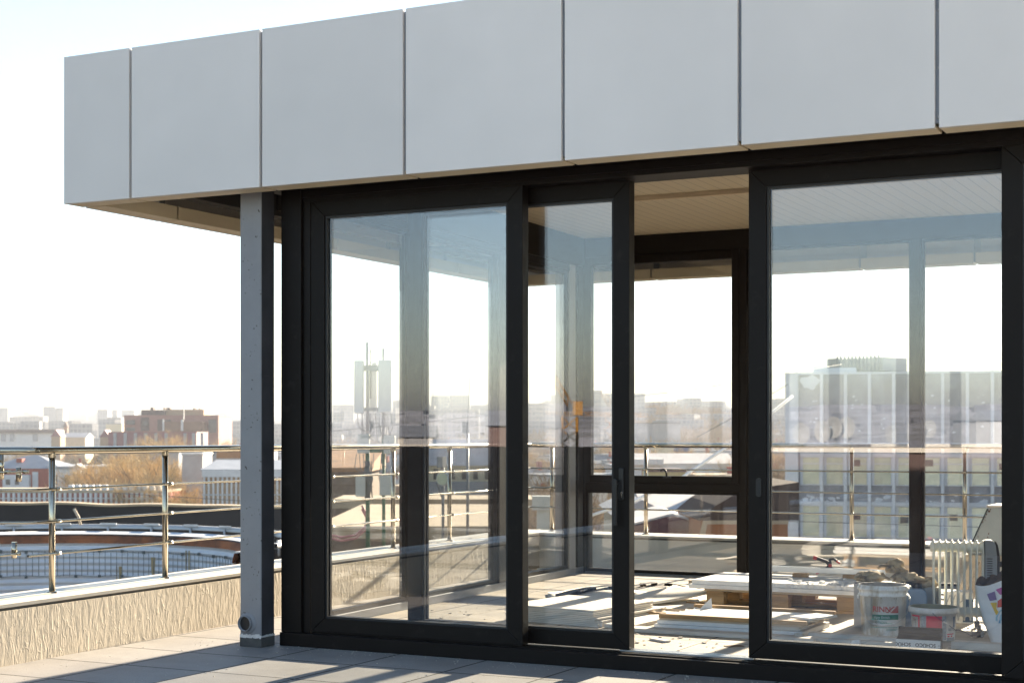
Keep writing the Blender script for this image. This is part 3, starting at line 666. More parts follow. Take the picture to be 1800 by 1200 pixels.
def slab(name, label, cat, x0, x1, y0, y1, z, th, m, rz=0, bevel=.002, group=None):
    bm = BM(); cx, cy = (x0 + x1) / 2, (y0 + y1) / 2; box(bm, x0 - cx, x1 - cx, y0 - cy, y1 - cy, 0, th); o = part(name, bm, m, bevel=bevel)
    o.location = (cx, cy, z); o.rotation_euler = (0, 0, rz); return tag(o, label, cat, group)
slab("floor_board", "wide flat pale board on the floor left of the timber pallet", "board", -4.62, -4.22, 10.95, 12.2, FZ + .001, .018, M['board'], R(-4))
slab("floor_board", "narrow flat pale board at the foot of the rear window sill", "board", -5.0, -4.35, 12.55, 13.05, FZ + .001, .02, M['board'], R(18))
slab("timber_plank", "whitewashed plank pointing from the doorway towards the rear wall", "plank", -4.50, -4.36, 9.98, 11.05, FZ + .001, .042, M['wood_white'], R(-3), .003)
slab("timber_plank", "wider pale plank lying against the low foam stack", "plank", -4.33, -4.12, 9.96, 10.9, FZ + .001, .026, M['wood_white'], R(-5), .003)
slab("timber_plank", "short weathered plank end by the board pile", "plank", -4.62, -4.50, 10.75, 11.1, FZ + .001, .03, M['wood2'], R(35), .003)
# long battens on the floor just inside the doors
slab("timber_batten", "long dusty white board lying across the open doorway", "batten", -4.16, -2.86, 9.83, 9.97, FZ + .001, .026, M['wood_white'], R(.4), .003)
slab("timber_batten", "grey-white batten lying in front of the mortar bucket", "batten", -2.95, -2.24, 10.02, 10.10, FZ + .001, .038, M['wood_white'], R(-1.5), .003)
slab("timber_batten", "thin batten behind the black lettered profile", "batten", -3.35, -2.22, 9.90, 9.96, FZ + .001, .022, M['wood_white'], R(-1), .003)
slab("timber_batten", "grey-white batten end in front of the leaning white sack", "batten", -2.02, -1.15, 9.93, 10.02, FZ + .001, .046, M['wood_white'], R(-2), .003)
# low stack: two foam slabs under a framed panel
x0, x1 = -4.04, -3.0
slab("foam_slab", "white foam slab lying directly on the floor under the framed panel", "foam slab", x0 + .0, x1, 10.06, 10.72, FZ + .001, .034, M['foam'], R(.3), .004)
slab("foam_slab", "upper white foam slab of the low stack with a broken front edge", "foam slab", x0 + .02, x1 - .35, 10.07, 10.72, FZ + .036, .030, M['foam'], R(-.3), .005)
slab("foam_offcut", "long grey-white foam offcut beside the broken slab of the low stack", "foam slab", x1 - .342, x1 - .03, 10.12, 10.7, FZ + .036, .026, M['foam'], 0, .004)
t = thing("framed_panel", "white panel in a brown timber frame lying on the low foam stack", "panel", (-3.5, 10.42, FZ + .067))
bm = BM(); box(bm, -.50, .53, -.36, .33, 0, .012); local(t, bm, "backing", M['wood2'])
for a in ((-.50, .53, -.37, -.33), (-.50, .53, .31, .345)):
    bm = BM(); box(bm, a[0], a[1], a[2], a[3], .0125, .040); local(t, bm, "frame_rail", M['wood'], .002)
bm = BM(); box(bm, -.40, .50, -.24, .29, .0125, .022); local(t, bm, "sheet", M['white'])
bm = BM()
for k in range(9):
    x = -.47 + .008 * math.sin(k); y = -.28 + k * .07
    a = [bm.verts.new(v) for v in ((x, y, .013), (x + .06, y + .0, .0135), (x + .05, y + .07, .0135), (x - .02, y + .07, .013 + .012 * (k % 2)))]; bm.faces.new(a)
a = [bm.verts.new(v) for v in ((-.42, .22, .02), (-.34, .26, .02), (-.36, .29, .095))]; bm.faces.new(a)
local(t, bm, "torn_wrap", M['white'])
slab("flat_cover", "perforated pale cover sheet lying on top of the framed panel", "sheet", -3.42, -2.95, 10.18, 10.5, FZ + .0895, .008, M['board'], R(3), .001)
slab("white_tile", "white panel offcut lying near the mortar bucket on the framed panel", "panel", -3.08, -2.9, 10.14, 10.42, FZ + .108, .014, M['white'], R(-24), .002)
# pallet with foam on top
t = thing("timber_pallet", "worn timber pallet carrying white foam boards in the middle of the pavilion", "pallet", (-3.62, 11.95, FZ))
for y in (-.36, 0, .36):
    bm = BM(); box(bm, -.58, .58, y - .05, y + .05, 0, .022); local(t, bm, "skid", M['wood'], .002)
    for x in (-.51, 0, .51):
        bm = BM(); box(bm, x - .07, x + .07, y - .045, y + .045, .0225, .100); local(t, bm, "block", M['wood'], .003)
for x in (-.51, 0, .51):
    bm = BM(); box(bm, x - .07, x + .07, -.41, .41, .1005, .122); local(t, bm, "cross_board", M['wood'], .002)
for k, y in enumerate((-.34, -.17, 0, .17, .34)):
    bm = BM(); box(bm, -.60, .60, y - .06, y + .06, .1225, .143); local(t, bm, "deck_board", M['wood2'], .002)
def foam(name, label, x0, x1, y0, y1, z, th, rough_edge):
    bm = BM(); n = 46; cx, cy = (x0 + x1) / 2, (y0 + y1) / 2; random.seed(5)
    fr = [(x0 + (x1 - x0) * i / n - cx, y0 - cy + (random.uniform(0, .03) if (i / n > rough_edge) else random.uniform(0, .003))) for i in range(n + 1)]
    prism(bm, fr + [(x1 - cx, y1 - cy), (x0 - cx, y1 - cy)], 'z', 0, th); o = part(name, bm, M['foam'], bevel=.002); o.location = (cx, cy, z); return tag(o, label, "foam board")
zt = FZ + .144
foam("foam_board", "lower white foam board resting on the pallet boards", -4.33, -3.0, 11.5, 12.27, zt, .030, 2)
foam("foam_board", "upper white foam board on the pallet with a crumbling ragged front edge", -4.31, -2.98, 11.52, 12.28, zt + .031, .032, .42)
zt += .064
random.seed(9)
for k in range(16):
    pass
bm = BM()
for k in range(70):
    x, y = random.uniform(-.33, .33), random.uniform(-.09, .1); s = random.uniform(.004, .016)
    box(bm, x - s, x + s, y - s * .7, y + s * .7, 0, s * random.uniform(.4, 1.1), Matrix.Rotation(random.uniform(0, 3), 4, 'Z'))
o = part("foam_crumbs", bm, M['foam']); o.location = (-3.3, 11.68, zt); kind(o, 'stuff')
bm = BM()
for k in range(26): box(bm, -.2 + .016 * k, -.2 + .016 * k + .008, -.16, .17, 0, .006)
bm2 = BM(); box(bm, -.215, .23, -.17, .18, -.0005, .0); bm2.free()
o = part("ribbed_sheet", bm, M['foam']); o.location = (-3.33, 12.02, zt + .001); o.rotation_euler = (0, 0, R(-12)); tag(o, "white ribbed insulation sheet on top of the foam boards under the clamp", "sheet")
# blocks + grey metal profile
for i, (x, y) in enumerate(((-3.62, 12.1), (-3.22, 12.1))):
    slab("spacer_block", ("reddish wooden spacer block under the middle of the grey metal channel", "wooden spacer block under the mitred end of the grey metal channel")[i], "block", x - .06, x + .06, y - .025, y + .025, zt + (.0065 if x > -3.4 else .0005), .032, M['wood'], 0, .002)
bm = BM(); L0, L1, zz = -.45, .49, 0
prism(bm, [(L0, -.03), (L1, -.03), (L1 + .055, .03), (L0, .03)], 'z', .0, .003); box(bm, L0, L1, -.03, -.027, .0032, .042); box(bm, L0, L1 + .05, .027, .03, .0032, .042)
o = part("metal_channel", bm, M['alu'], bevel=.0008); o.location = (-3.5, 12.1, zt + .039); tag(o, "long grey metal channel with a mitred end lying over the foam boards", "metal channel")
# spring clamp
t = thing("spring_clamp", "black spring clamp with red tips standing open on the foam boards", "clamp", at(1459, 1019, 12.45), R(20))
C0 = Vector((0, 0, .0))
def bar(bm, pts, wd, th):
    for p_, q_ in zip(pts, pts[1:]):
        p_, q_ = Vector(p_), Vector(q_); d = (q_ - p_).normalized(); n_ = Vector((-d.z, 0, d.x)) * wd / 2; y_ = Vector((0, th / 2, 0)); e = d * wd * .2
        vs = [bm.verts.new(x) for x in (p_ - e - n_ - y_, p_ - e + n_ - y_, q_ + e + n_ - y_, q_ + e - n_ - y_, p_ - e - n_ + y_, p_ - e + n_ + y_, q_ + e + n_ + y_, q_ + e - n_ + y_)]
        for f in ((0, 1, 2, 3), (4, 7, 6, 5), (0, 4, 5, 1), (2, 6, 7, 3), (1, 5, 6, 2), (0, 3, 7, 4)): bm.faces.new([vs[i] for i in f])
bm = BM(); bar(bm, [(-.115, 0, .058), (-.03, 0, .030), (.0, 0, .0)], .026, .03); bar(bm, [(.0, 0, .0), (.012, .0, -.03)], .022, .026); local(t, bm, "upper_arm", M['black'], .003)
bm = BM(); bar(bm, [(-.095, .02, -.058), (-.03, .02, -.03), (.005, .02, .012), (.0, .02, .045), (.03, .02, .05), (.055, .02, .032)], .02, .024); local(t, bm, "lower_arm", M['black'], .003)
bm = BM(); bar(bm, [(-.125, 0, .061), (-.108, 0, .056)], .030, .034); local(t, bm, "grip_tip", M['clampred'], .003)
bm = BM(); bar(bm, [(-.105, .02, -.061), (-.09, .02, -.056)], .024, .028); local(t, bm, "grip_tip", M['clampred'], .003)
bm = BM(); bar(bm, [(.052, .02, .033), (.075, .02, .018)], .018, .028); local(t, bm, "jaw_pad", M['clampred'], .003)
bm = BM(); tube(bm, [(.0, -.018, .0), (.0, .035, .0)], .014, 14); local(t, bm, "pivot", M['clampred'])
t.location.z = zt + .09
# mortar bucket
B = Vector((-2.565, 10.45, FZ)); face = math.atan2(-B.y, -B.x)
t = thing("mortar_bucket", "tall dirty white bucket with red and green print and plaster runs", "bucket", B, 0)
prof = [(.0001, .002), (.134, .002), (.138, .012), (.152, .262), (.163, .263), (.163, .272), (.156, .275), (.158, .300), (.168, .302), (.168, .316), (.160, .322), (.160, .335), (.153, .335)]
bm = BM(); lathe(bm, prof, seg=56); local(t, bm, "body", M['bucket'])
bm = BM(); lathe(bm, [(.1525, .335), (.149, .25), (.133, .02), (.0001, .018)], seg=48); local(t, bm, "inside", M['bucket_in'])
def rad(z): return .138 + (.152 - .138) * (z - .012) / .25
def wrap(off_ang, zc, lift=.0012, flip=1):
    def f(x, y):
        z = zc + y; r = rad(z) + lift; a = face + off_ang + x / r
        return (r * math.cos(a), r * math.sin(a), z)
    return f
f = wrap(0, 0)
bm = BM(); patch(bm, f, -.075, .105, .115, .148, 16); local(t, bm, "green_band", M['green'])
for i, (a, b, c, d) in enumerate(((-.085, .10, .062, .066), (.02, .10, .052, .055), (.02, .09, .044, .047), (-.02, .06, .09, .093), (-.08, -.06, .112, .12))):
    bm = BM(); patch(bm, f, a, b, c, d, 10); local(t, bm, "green_stripe", M['teal'])
lettering("RINN", .050, 'orange_red', "red_lettering", t, wrap(-.07, .182), bold=.0008)
bm = BM()
for k in range(6): patch(bm, f, .048 + .008 * (5 - k) * -1 + .04, .105, .160 + k * .0075, .160 + k * .0075 + .0062, 4)
for k in range(5): patch(bm, f, .02 + .01 * k, .036 + .01 * k, .162 + k * .0085, .162 + k * .0085 + .006, 2)
local(t, bm, "red_emblem", M['orange_red'])
f2 = wrap(.02, .131, .0018)
lettering("opy finish", .027, 'white', "white_lettering", t, lambda x, y: f2(x - .012, y))
f3 = wrap(-.10, .098, .0016); lettering("CITROEN", .018, 'green', "green_lettering", t, f3)
bm = BM(); random.seed(21)
for k in range(26):
    a = face + random.choice((random.uniform(-.95, -.2), random.uniform(-.9, -.5), random.uniform(-.3, 1.0))); ztop = .27; ln = random.uniform(.02, .20) if a < face - .15 else random.uniform(.01, .05); wd = random.uniform(.004, .011)
    n = 6; pr = None
    for j in range(n + 1):
        z = ztop - ln * j / n; r = rad(min(z, .262)) + .0028; w_ = wd * (1 - .55 * j / n) * (1 + .25 * math.sin(j * 2.1 + k))
        q = [bm.verts.new((r * math.cos(a + s * w_ / r), r * math.sin(a + s * w_ / r), z)) for s in (-.5, .5)]
        m_ = bm.verts.new(((r + .0022) * math.cos(a), (r + .0022) * math.sin(a), z))
        if pr: bm.faces.new([pr[0], q[0], m_, pr[2]]); bm.faces.new([pr[2], m_, q[1], pr[1]])
        pr = (q[0], q[1], m_)
local(t, bm, "plaster_runs", M['board_edge'])
# wire handle hanging down the front
ex = Vector((-math.sin(face), math.cos(face), 0)); ey = Vector((math.cos(face), math.sin(face), 0))
pts = []
for k in range(25):
    a = math.pi * k / 24; s = -math.cos(a) * .172; dn = math.sin(a) ** .8
    dist = math.sqrt(max(0, .172 ** 2 - s * s)); pts.append(ex * s + ey * (dist + .004) + Vector((0, 0, .255 - .175 * dn)))
bm = BM(); tube(bm, pts, .0022, 6); local(t, bm, "handle", M['alu'])
bm = BM(); tube(bm, [pts[9] + ey * .002, pts[12] + ey * .004, pts[14] + ey * .002], .007, 10); local(t, bm, "grip", M['tub'])
for s in (-1, 1):
    bm = BM(); lathe(bm, [(.0001, .012), (.012, .012), (.016, 0)], seg=12)
    bmesh.ops.rotate(bm, verts=bm.verts, cent=(0, 0, 0), matrix=Matrix.Rotation(R(90), 3, 'Y')); bmesh.ops.rotate(bm, verts=bm.verts, cent=(0, 0, 0), matrix=Matrix.Rotation(math.atan2(ex.y * s, ex.x * s), 3, 'Z'))
    bmesh.ops.translate(bm, verts=bm.verts, vec=ex * s * .158 + Vector((0, 0, .25))); local(t, bm, "lug", M['bucket'])
# red and white tub
B = Vector((-2.215, 10.36, FZ)); face2 = math.atan2(-B.y, -B.x)
t = thing("filler_tub", "short wide white tub with red panels and a wire handle", "tub", B, 0)
bm = BM(); lathe(bm, [(.0001, .002), (.128, .002), (.131, .01), (.146, .176), (.157, .178), (.160, .183), (.160, .209), (.156, .214), (.150, .214)], seg=56); local(t, bm, "body", M['tub'])
bm = BM(); lathe(bm, [(.1496, .2138), (.138, .12), (.129, .05), (.0001, .045)], seg=48); local(t, bm, "inside", M['tub_in'])
def rad2(z): return .131 + .015 * (z - .01) / .166
def wrap2(ang, zc, lift=.0012):
    def f(x, y):
        z = zc + y; r = rad2(z) + lift; a = face2 + ang + x / r
        return (r * math.cos(a), r * math.sin(a), z)
    return f
g0, g1 = wrap2(0, 0), wrap2(0, 0, .0020)
def pt(nm, m, x0, x1, z0, z1, f=g0, n=8): bm = BM(); patch(bm, f, x0, x1, z0, z1, n, 2); return local(t, bm, nm, M[m])
pt("red_panel", 'red', -.048, .052, .052, .166); pt("red_base_panel", 'red', -.052, .058, .012, .05); pt("grey_panel", 'grey_print', -.082, -.05, .012, .166); pt("grey_panel", 'grey_print', .054, .082, .012, .166)
pt("red_border", 'red', -.170, -.094, .155, .166); pt("red_border", 'red', -.108, -.094, .012, .154, n=3)
pt("red_strip", 'red', .088, .15, .045, .052); pt("red_block", 'red', .092, .11, .03, .04, n=2); pt("red_block", 'red', .12, .138, .03, .04, n=2); pt("navy_mark", 'navy', .142, .165, .09, .16, n=3)
pt("grey_base_panel", 'grey_print', .086, .165, .004, .026)
def up(f, cx, cz, s=1): return lambda x, y: f(cx - y * s, cz + x * s)
lettering("premium", .030, 'grey_print', "side_lettering", t, up(g1, -.135, .085)); lettering("5", .024, 'red', "red_numeral", t, lambda x, y: g1(x - .147, y + .135))
lettering("BETO", .024, 'navy', "navy_lettering", t, lambda x, y: g1(x + .128, y + .078))
bm = BM(); pts = []
ex2 = Vector((-math.sin(face2), math.cos(face2), 0)); ey2 = Vector((math.cos(face2), math.sin(face2), 0))
for k in range(15):
    a = -.05 + 1.15 * k / 14; r = .164 + .004 * math.sin(k * .4); pts.append((r * math.cos(face2 + a), r * math.sin(face2 + a), .19 - .125 * (k / 14) ** .8))
tube(bm, pts, .0020, 6); local(t, bm, "handle", M['cable'])
bm = BM(); tube(bm, [Vector(pts[5]) * 1.0, Vector(pts[8])], .0045, 8); local(t, bm, "grip", M['tub'])
# canister
t = thing("canister", "blue-grey plastic canister with a black cap behind the mortar bucket", "canister", (-2.475, 10.86, FZ), R(14))
prf = [(-.10, 0), (.10, 0), (.105, .01), (.105, .235), (.095, .265), (.07, .28), (-.07, .28), (-.095, .265), (-.105, .235), (-.105, .01)]
bm = BM(); prism(bm, prf, 'y', -.075, .075); local(t, bm, "body", M['blue_can'], .016)
bm = BM(); tube(bm, [(.04, .0, .276), (.04, 0, .312)], .030, 20); local(t, bm, "cap", M['black'], .003)
bm = BM(); bar(bm, [(-.08, 0, .272), (-.065, 0, .31), (.0, 0, .312), (.012, 0, .29)], .018, .028); local(t, bm, "handle", M['black'], .004)
# carton under the gloves
t = thing("carton", "plain carton hidden behind the mortar bucket with work gloves on it", "carton", (-2.74, 10.93, FZ), R(8))
bm = BM(); box(bm, -.13, .13, -.13, .13, 0, .30); local(t, bm, "body", M['carton'], .003)
bm = BM(); box(bm, -.128, .128, -.004, .004, .3003, .302); local(t, bm, "tape", M['board'])
# gloves and rags: crumpled cloth lumps, each one a thing
def crumple(name, label, cat, c, sx, sy, sz, seed, m='cloth', fingers=0, group=None):
    bm = BM(); bmesh.ops.create_icosphere(bm, subdivisions=4, radius=1)
    for v in bm.verts:
        n1 = noise.noise(v.co * 1.6 + Vector((seed, 0, 0))); n2 = noise.noise(v.co * 4.2 + Vector((0, seed, 0))); n3 = abs(noise.noise(v.co * 3 + Vector((0, 0, seed))))
        k = 1 + .38 * n1 + .16 * n2 - .22 * n3; v.co = Vector((v.co.x * sx * k, v.co.y * sy * k, max(-sz * .55, v.co.z * sz * k)))
    for f in bm.faces: f.smooth = True
    random.seed(seed)
    for k in range(fingers):
        a = random.uniform(-2.8, .3) if fingers > 3 else random.uniform(0, 6.28); p0 = Vector((sx * .6 * math.cos(a), sy * .6 * math.sin(a), 0)); p1 = p0 + Vector((math.cos(a + .3), math.sin(a + .3), random.uniform(-.15, .3))) * .055
        p2 = p1 + Vector((math.cos(a + .8), math.sin(a + .8), -.4)) * .03
        tube(bm, [p0, (p0 + p1) / 2 + Vector((0, 0, .008)), p1, p2], .0135, 8, True, .009)
    o = part(name, bm, M[m]); o.location = c; return tag(o, label, cat, group)
crumple("work_glove", "dusty knitted work glove bunched up highest on the pile behind the bucket", "glove", (-2.62, 11.0, FZ + .302 + .10), .075, .065, .062, 3, fingers=4)
crumple("work_glove", "grey-beige work glove lying flat over the rear rim side of the bucket", "glove", (-2.77, 10.93, FZ + .302 + .03), .11, .08, .05, 14, fingers=4)
crumple("work_glove", "yellowed work glove draped over the canister shoulder", "glove", (-2.52, 10.95, FZ + .335), .10, .08, .048, 27, fingers=5)
crumple("rag", "cream rag hanging down behind the blue-grey canister", "rag", (-2.40, 10.99, FZ + .295), .07, .05, .05, 33)
bm = BM(); box(bm, -.12, .12, -.05, .05, 0, .28); o = part("carton", bm, M['carton'], bevel=.003); o.location = (-2.44, 11.0, FZ); tag(o, "narrow grey carton behind the canister under a cream rag", "carton")
# lettered profile offcut
Pp = Vector((-2.185, 9.80, FZ))
t = thing("profile_offcut", "black window profile offcut with upside-down white lettered tape", "profile", Pp, R(2))
pr = [(-.03, .001), (.055, .001), (.055, .135), (.043, .135), (.040, .10), (.030, .096), (.030, .085), (-.012, .069), (-.03, .069)]
bm = BM(); prism(bm, pr, 'x', -.133, .133); local(t, bm, "body", M['frame'], .001)
bm = BM(); box(bm, -.135, .135, -.032, -.0303, .003, .067); local(t, bm, "tape", M['white'])
for cx, body in ((-.105, "SCHÜCO"), (.045, "SCHÜCO")):
    def fn(x, y, cx=cx): return (cx - x * 1.0, -.0326, .037 - y)
    o = lettering(body, .030, 'black', "lettering", t, fn, bold=.0006)
    for v in o.data.vertices: v.co.x = max(-.1345, v.co.x)
def fn(x, y): return (.130 - x * .9, -.0326, .030 - y)
lettering("C", .030, 'black', "lettering", t, fn)
# oil radiator
t = thing("oil_radiator", "white finned oil radiator with a grey control box behind the red and white tub", "radiator", (-2.155, 10.98, FZ), R(15))
n = 9
def finshape(grow=0):
    out = []
    for k in range(28):
        a = 2 * math.pi * k / 28; c, s = math.cos(a), math.sin(a)
        out.append((.068 * (abs(c) ** .6) * (1 if c >= 0 else -1), .335 + .275 * (abs(s) ** .45) * (1 if s >= 0 else -1)))
    return out
for k in range(n):
    x = -.19 + k * .0405
    bm = BM(); prism(bm, finshape(), 'x', x - .0035, x + .0035)
    prism(bm, [(y * .5, .335 + (z - .335) * .86) for y, z in finshape()], 'x', x - .0075, x + .0075); local(t, bm, "fin", M['radiator'], .002)
bm = BM()
for z in (.56, .12):
    prof = []
    for k in range(n - 1):
        x = -.19 + k * .0405; prof += [(.040, x + .001), (.033, x + .012), (.031, x + .020), (.033, x + .028), (.040, x + .0395)]
    pf = [(.0001, -.213), (.03, -.212), (.04, -.19)] + prof + [(.04, .135), (.0001, .135)]
    b2 = BM(); lathe(b2, pf, seg=24); bmesh.ops.rotate(b2, verts=b2.verts, cent=(0, 0, 0), matrix=Matrix.Rotation(R(90), 3, 'Y')); bmesh.ops.translate(b2, verts=b2.verts, vec=(0, 0, z))
    local(t, b2, "oil_header", M['radiator'])
bm.free()
bm = BM(); prism(bm, [(.143, .03), (.195, .03), (.215, .06), (.222, .50), (.212, .585), (.19, .612), (.143, .612)], 'y', -.078, .078); cb = local(t, bm, "control_box", M['grey_box'], .006)
bm = BM(); prism(bm, [(.2235, .06), (.236, .08), (.240, .5), (.228, .575), (.215, .605), (.2235, .5)], 'y', -.07, .07); part("control_face", bm, M['black'], cb, False, .004)
for z in (.45, .36): bm = BM(); tube(bm, [(.236, -.02, z), (.258, -.02, z)], .020, 16); part("dial", bm, M['black_metal'], cb)
bm = BM()
for k in range(13): box(bm, .155, .190, -.0798, -.0788, .30 + k * .0155, .3065 + k * .0155)
part("vent_slots", bm, M['black'], cb)
for x in (-.15, .10):
    bm = BM(); tube(bm, [(x, -.11, .035), (x, -.05, .062), (x, .05, .062), (x, .11, .035)], .006, 8); fo = local(t, bm, "foot", M['black_metal'])
    for y in (-.11, .11): bm = BM(); tube(bm, [(x - .012, y, .024), (x + .012, y, .024)], .0235, 16); part("castor", bm, M['black'], fo)
# leaning white sack
t = thing("material_sack", "torn white woven sack with colourful hexagons leaning by the door post", "sack", (-1.70, 10.36, FZ), R(6))
bm = BM(); NX, NZ = 22, 18; front = []; back = []
def sackpt(a, b, s):
    b = max(0.0, b); a = min(1.0, max(0.0, a))
    wv = .215 + .02 * math.sin(b * 3.0); x = (a - .5) * 1.7 * wv - .07 * b ** 1.2 + .03 * (1 - b); bulge = .085 * (1 - (2 * a - 1) ** 2) ** .55 * (1 - .35 * b) * (1 + .12 * noise.noise(Vector((a * 4, b * 5, s))))
    z = .36 * b + (.06 * a - .012 * math.sin(a * 9)) * b; y = -bulge * s + .05 * b + .008 * noise.noise(Vector((a * 7, b * 9, 3)))
    return Vector((x, y, z + .002))
for s, arr in ((1, front), (-1, back)):
    for i in range(NX + 1):
        arr.append([bm.verts.new(sackpt(i / NX, j / NZ, s)) for j in range(NZ + 1)])
for arr in (front, back):
    for i in range(NX):
        for j in range(NZ): f = bm.faces.new([arr[i][j], arr[i + 1][j], arr[i + 1][j + 1], arr[i][j + 1]]); f.smooth = True
bmesh.ops.remove_doubles(bm, verts=bm.verts, dist=.0006); local(t, bm, "body", M['sack'])
bm = BM()
for s in (1, -1):
    row0 = [bm.verts.new(sackpt(i / NX, 1, s) + Vector((0, 0, -.004))) for i in range(NX + 1)]
    row1 = [bm.verts.new(sackpt(i / NX, 1, s) + Vector((.015, .02 * s, (.008 if s > 0 else .05) + .022 * (i / NX) + .012 * math.sin(i * 1.7 + s)))) for i in range(NX + 1)]
    for i in range(NX): bm.faces.new([row0[i], row0[i + 1], row1[i + 1], row1[i]])
local(t, bm, "torn_paper_mouth", M['kraft'])
def sk(x, y):                                             # printed face: x 0..1 across, y 0..1 up
    p_ = sackpt(x, y, 1); return p_ + Vector((0, -.0065, 0))
def tri(nm, m, pts): bm = BM(); vs = [bm.verts.new(sk(*q)) for q in pts]; bm.faces.new(vs); local(t, bm, nm, M[m])
tri("print_patch", 'purple', [(.18, .86), (.31, .88), (.31, .74), (.20, .74)]); tri("print_patch", 'magenta', [(.33, .90), (.55, .93), (.50, .82), (.38, .80)]); tri("print_patch", 'lilac', [(.56, .93), (.68, .95), (.66, .84), (.53, .82)])
tri("print_patch", 'orange', [(.62, .82), (.72, .85), (.74, .75), (.64, .74)]); tri("print_patch", 'lime', [(.48, .79), (.60, .81), (.63, .72), (.74, .73), (.70, .68), (.50, .69)]); tri("print_patch", 'crimson', [(.32, .72), (.45, .77), (.50, .69), (.42, .60), (.29, .62)])
tri("print_patch", 'yellow', [(.20, .71), (.30, .70), (.27, .60), (.30, .52), (.24, .50)])
bm = BM()
for r_ in (.10, .16, .22, .28):
    for k in range(12):
        a0, a1 = math.pi * k / 12, math.pi * (k + 1) / 12
        q = [(.52 + (r_ + d) * 1.0 * math.cos(a), .40 + (r_ + d) * .72 * math.sin(a)) for a, d in ((a0, 0), (a1, 0), (a1, .028), (a0, .028))]
        bm.faces.new([bm.verts.new(sk(*z)) for z in q])
local(t, bm, "print_waves", M['aqua'])
tri("print_band", 'skyblue', [(.24, .36), (.80, .40), (.78, .48), (.66, .52), (.50, .45), (.38, .49), (.30, .47)])
lettering("NOVOPOL", .055, 'skyblue', "sack_lettering", t, lambda x, y: sk(.74 + y / .46, .27 - x / .46))
lettering("ERSIE", .055, 'aqua', "sack_lettering", t, lambda x, y: sk(.52 + y / .46, .26 - x / .46))
# grey machine on a timber stand
t = thing("concrete_mixer_hopper", "grey chipped metal hopper with sloping sides on a timber stand behind the radiator", "hopper", (-2.06, 11.9, FZ))
bm = BM(); z0, z1 = .46, .80
lo = [(-.20, -.2), (.55, -.2), (.55, .3), (-.20, .3)]; hi = [(-.055, -.17), (.50, -.17), (.50, .24), (-.055, .24)]
A = [bm.verts.new((x, y, z0)) for x, y in lo]; Bv = [bm.verts.new((x, y, z1)) for x, y in hi]
bm.faces.new(A[::-1]); bm.faces.new(Bv)
for i in range(4): bm.faces.new([A[i], A[(i + 1) % 4], Bv[(i + 1) % 4], Bv[i]])
local(t, bm, "hopper_body", M['machine'], .006)
bm = BM(); box(bm, -.07, .52, -.185, .255, .8003, .815); local(t, bm, "lid", M['machine_top'], .003)
bm = BM(); bar(bm, [(-.20, -.205, .47), (-.063, -.178, .79)], .008, .006); local(t, bm, "seam", M['black'])
bm = BM(); random.seed(2)
for k in range(22):
    b = random.random(); x = -.2 + .145 * b + random.choice((random.uniform(.0, .02), random.uniform(.02, .5))); y = -.2006 + .03 * b; z = z0 + .34 * b; s = random.uniform(.003, .009)
    vs = [bm.verts.new((x + s * math.cos(a) * random.uniform(.5, 1.2), y - .0015 + .03 / .34 * s * math.sin(a), z + s * math.sin(a))) for a in (j * math.pi / 3 for j in range(6))]; bm.faces.new(vs)
local(t, bm, "paint_chips", M['rust'])
bm = BM(); box(bm, -.22, .56, -.24, .32, .41, .459); local(t, bm, "stand_top", M['wood2'], .003)
for (x, y, dx) in ((-.15, -.19, -.16), (.45, -.19, .05), (-.15, .27, -.16), (.45, .27, .05)):
    bm = BM(); bar(bm, [(x, y, .405), (x + dx, y, .01)], .06, .035); local(t, bm, "leg", M['wood2'], .003)
# small carton behind the radiator
t = thing("carton", "small lettered carton with a blue side behind the radiator fins", "carton", (-2.27, 11.42, FZ), R(12))
bm = BM(); box(bm, -.10, .10, -.09, .09, 0, .22); local(t, bm, "body", M['white'], .002)
bm = BM(); box(bm, .03, .098, -.0918, -.0905, .01, .17); local(t, bm, "blue_panel", M['navy'])
lettering("WU", .075, 'grey_print', "lettering", t, lambda x, y: (x - .03, -.0912, y + .17)); lettering("AND", .022, 'white', "lettering", t, lambda x, y: (x + .064, -.0926, y + .10))
# extension socket and cables
q = fl(1722, 1120); t = thing("extension_socket", "round black cable coupling lying on the floor before the radiator", "cable coupling", (q.x, q.y, FZ), R(-25))
bm = BM(); tube(bm, [(-.012, 0, .024), (.02, 0, .024)], .023, 18); tube(bm, [(-.06, 0, .015), (-.03, 0, .02), (-.0125, 0, .024)], .009, 10, True, .018); local(t, bm, "body", M['black'], .002)
bm = BM(); tube(bm, [(.0203, 0, .024), (.0212, 0, .024)], .019, 18); local(t, bm, "socket_face", M['grey_box'])
def cable(label, pts, r=.005):
    P_ = [Vector(p_) for p_ in pts]; out = []
    for i in range(len(P_) - 1):
        p0, p1, p2, p3 = P_[max(0, i - 1)], P_[i], P_[i + 1], P_[min(len(P_) - 1, i + 2)]
        for k in range(6):
            t_ = k / 6; out.append(.5 * ((2 * p1) + (p2 - p0) * t_ + (2 * p0 - 5 * p1 + 4 * p2 - p3) * t_ ** 2 + (3 * p1 - p0 - 3 * p2 + p3) * t_ ** 3))
    out.append(P_[-1]); bm = BM(); tube(bm, out, r, 7); o = part("power_cable", bm, M['cable']); return tag(o, label, "cable")
zc = FZ + .006
cable("thin dark cable running from the black coupling past the tub", [tuple(q + Vector((-.05, .015, -.07)))[:2] + (zc,)] + [tuple(fl(u, v))[:2] + (zc,) for u, v in ((1690, 1109), (1668, 1107), (1640, 1100))], .004)
cable("dark cable snaking across the floor behind the radiator", [tuple(fl(u, v))[:2] + (zc,) for u, v in ((1622, 1044), (1640, 1040), (1663, 1046), (1690, 1038), (1722, 1041), (1750, 1036))], .006)
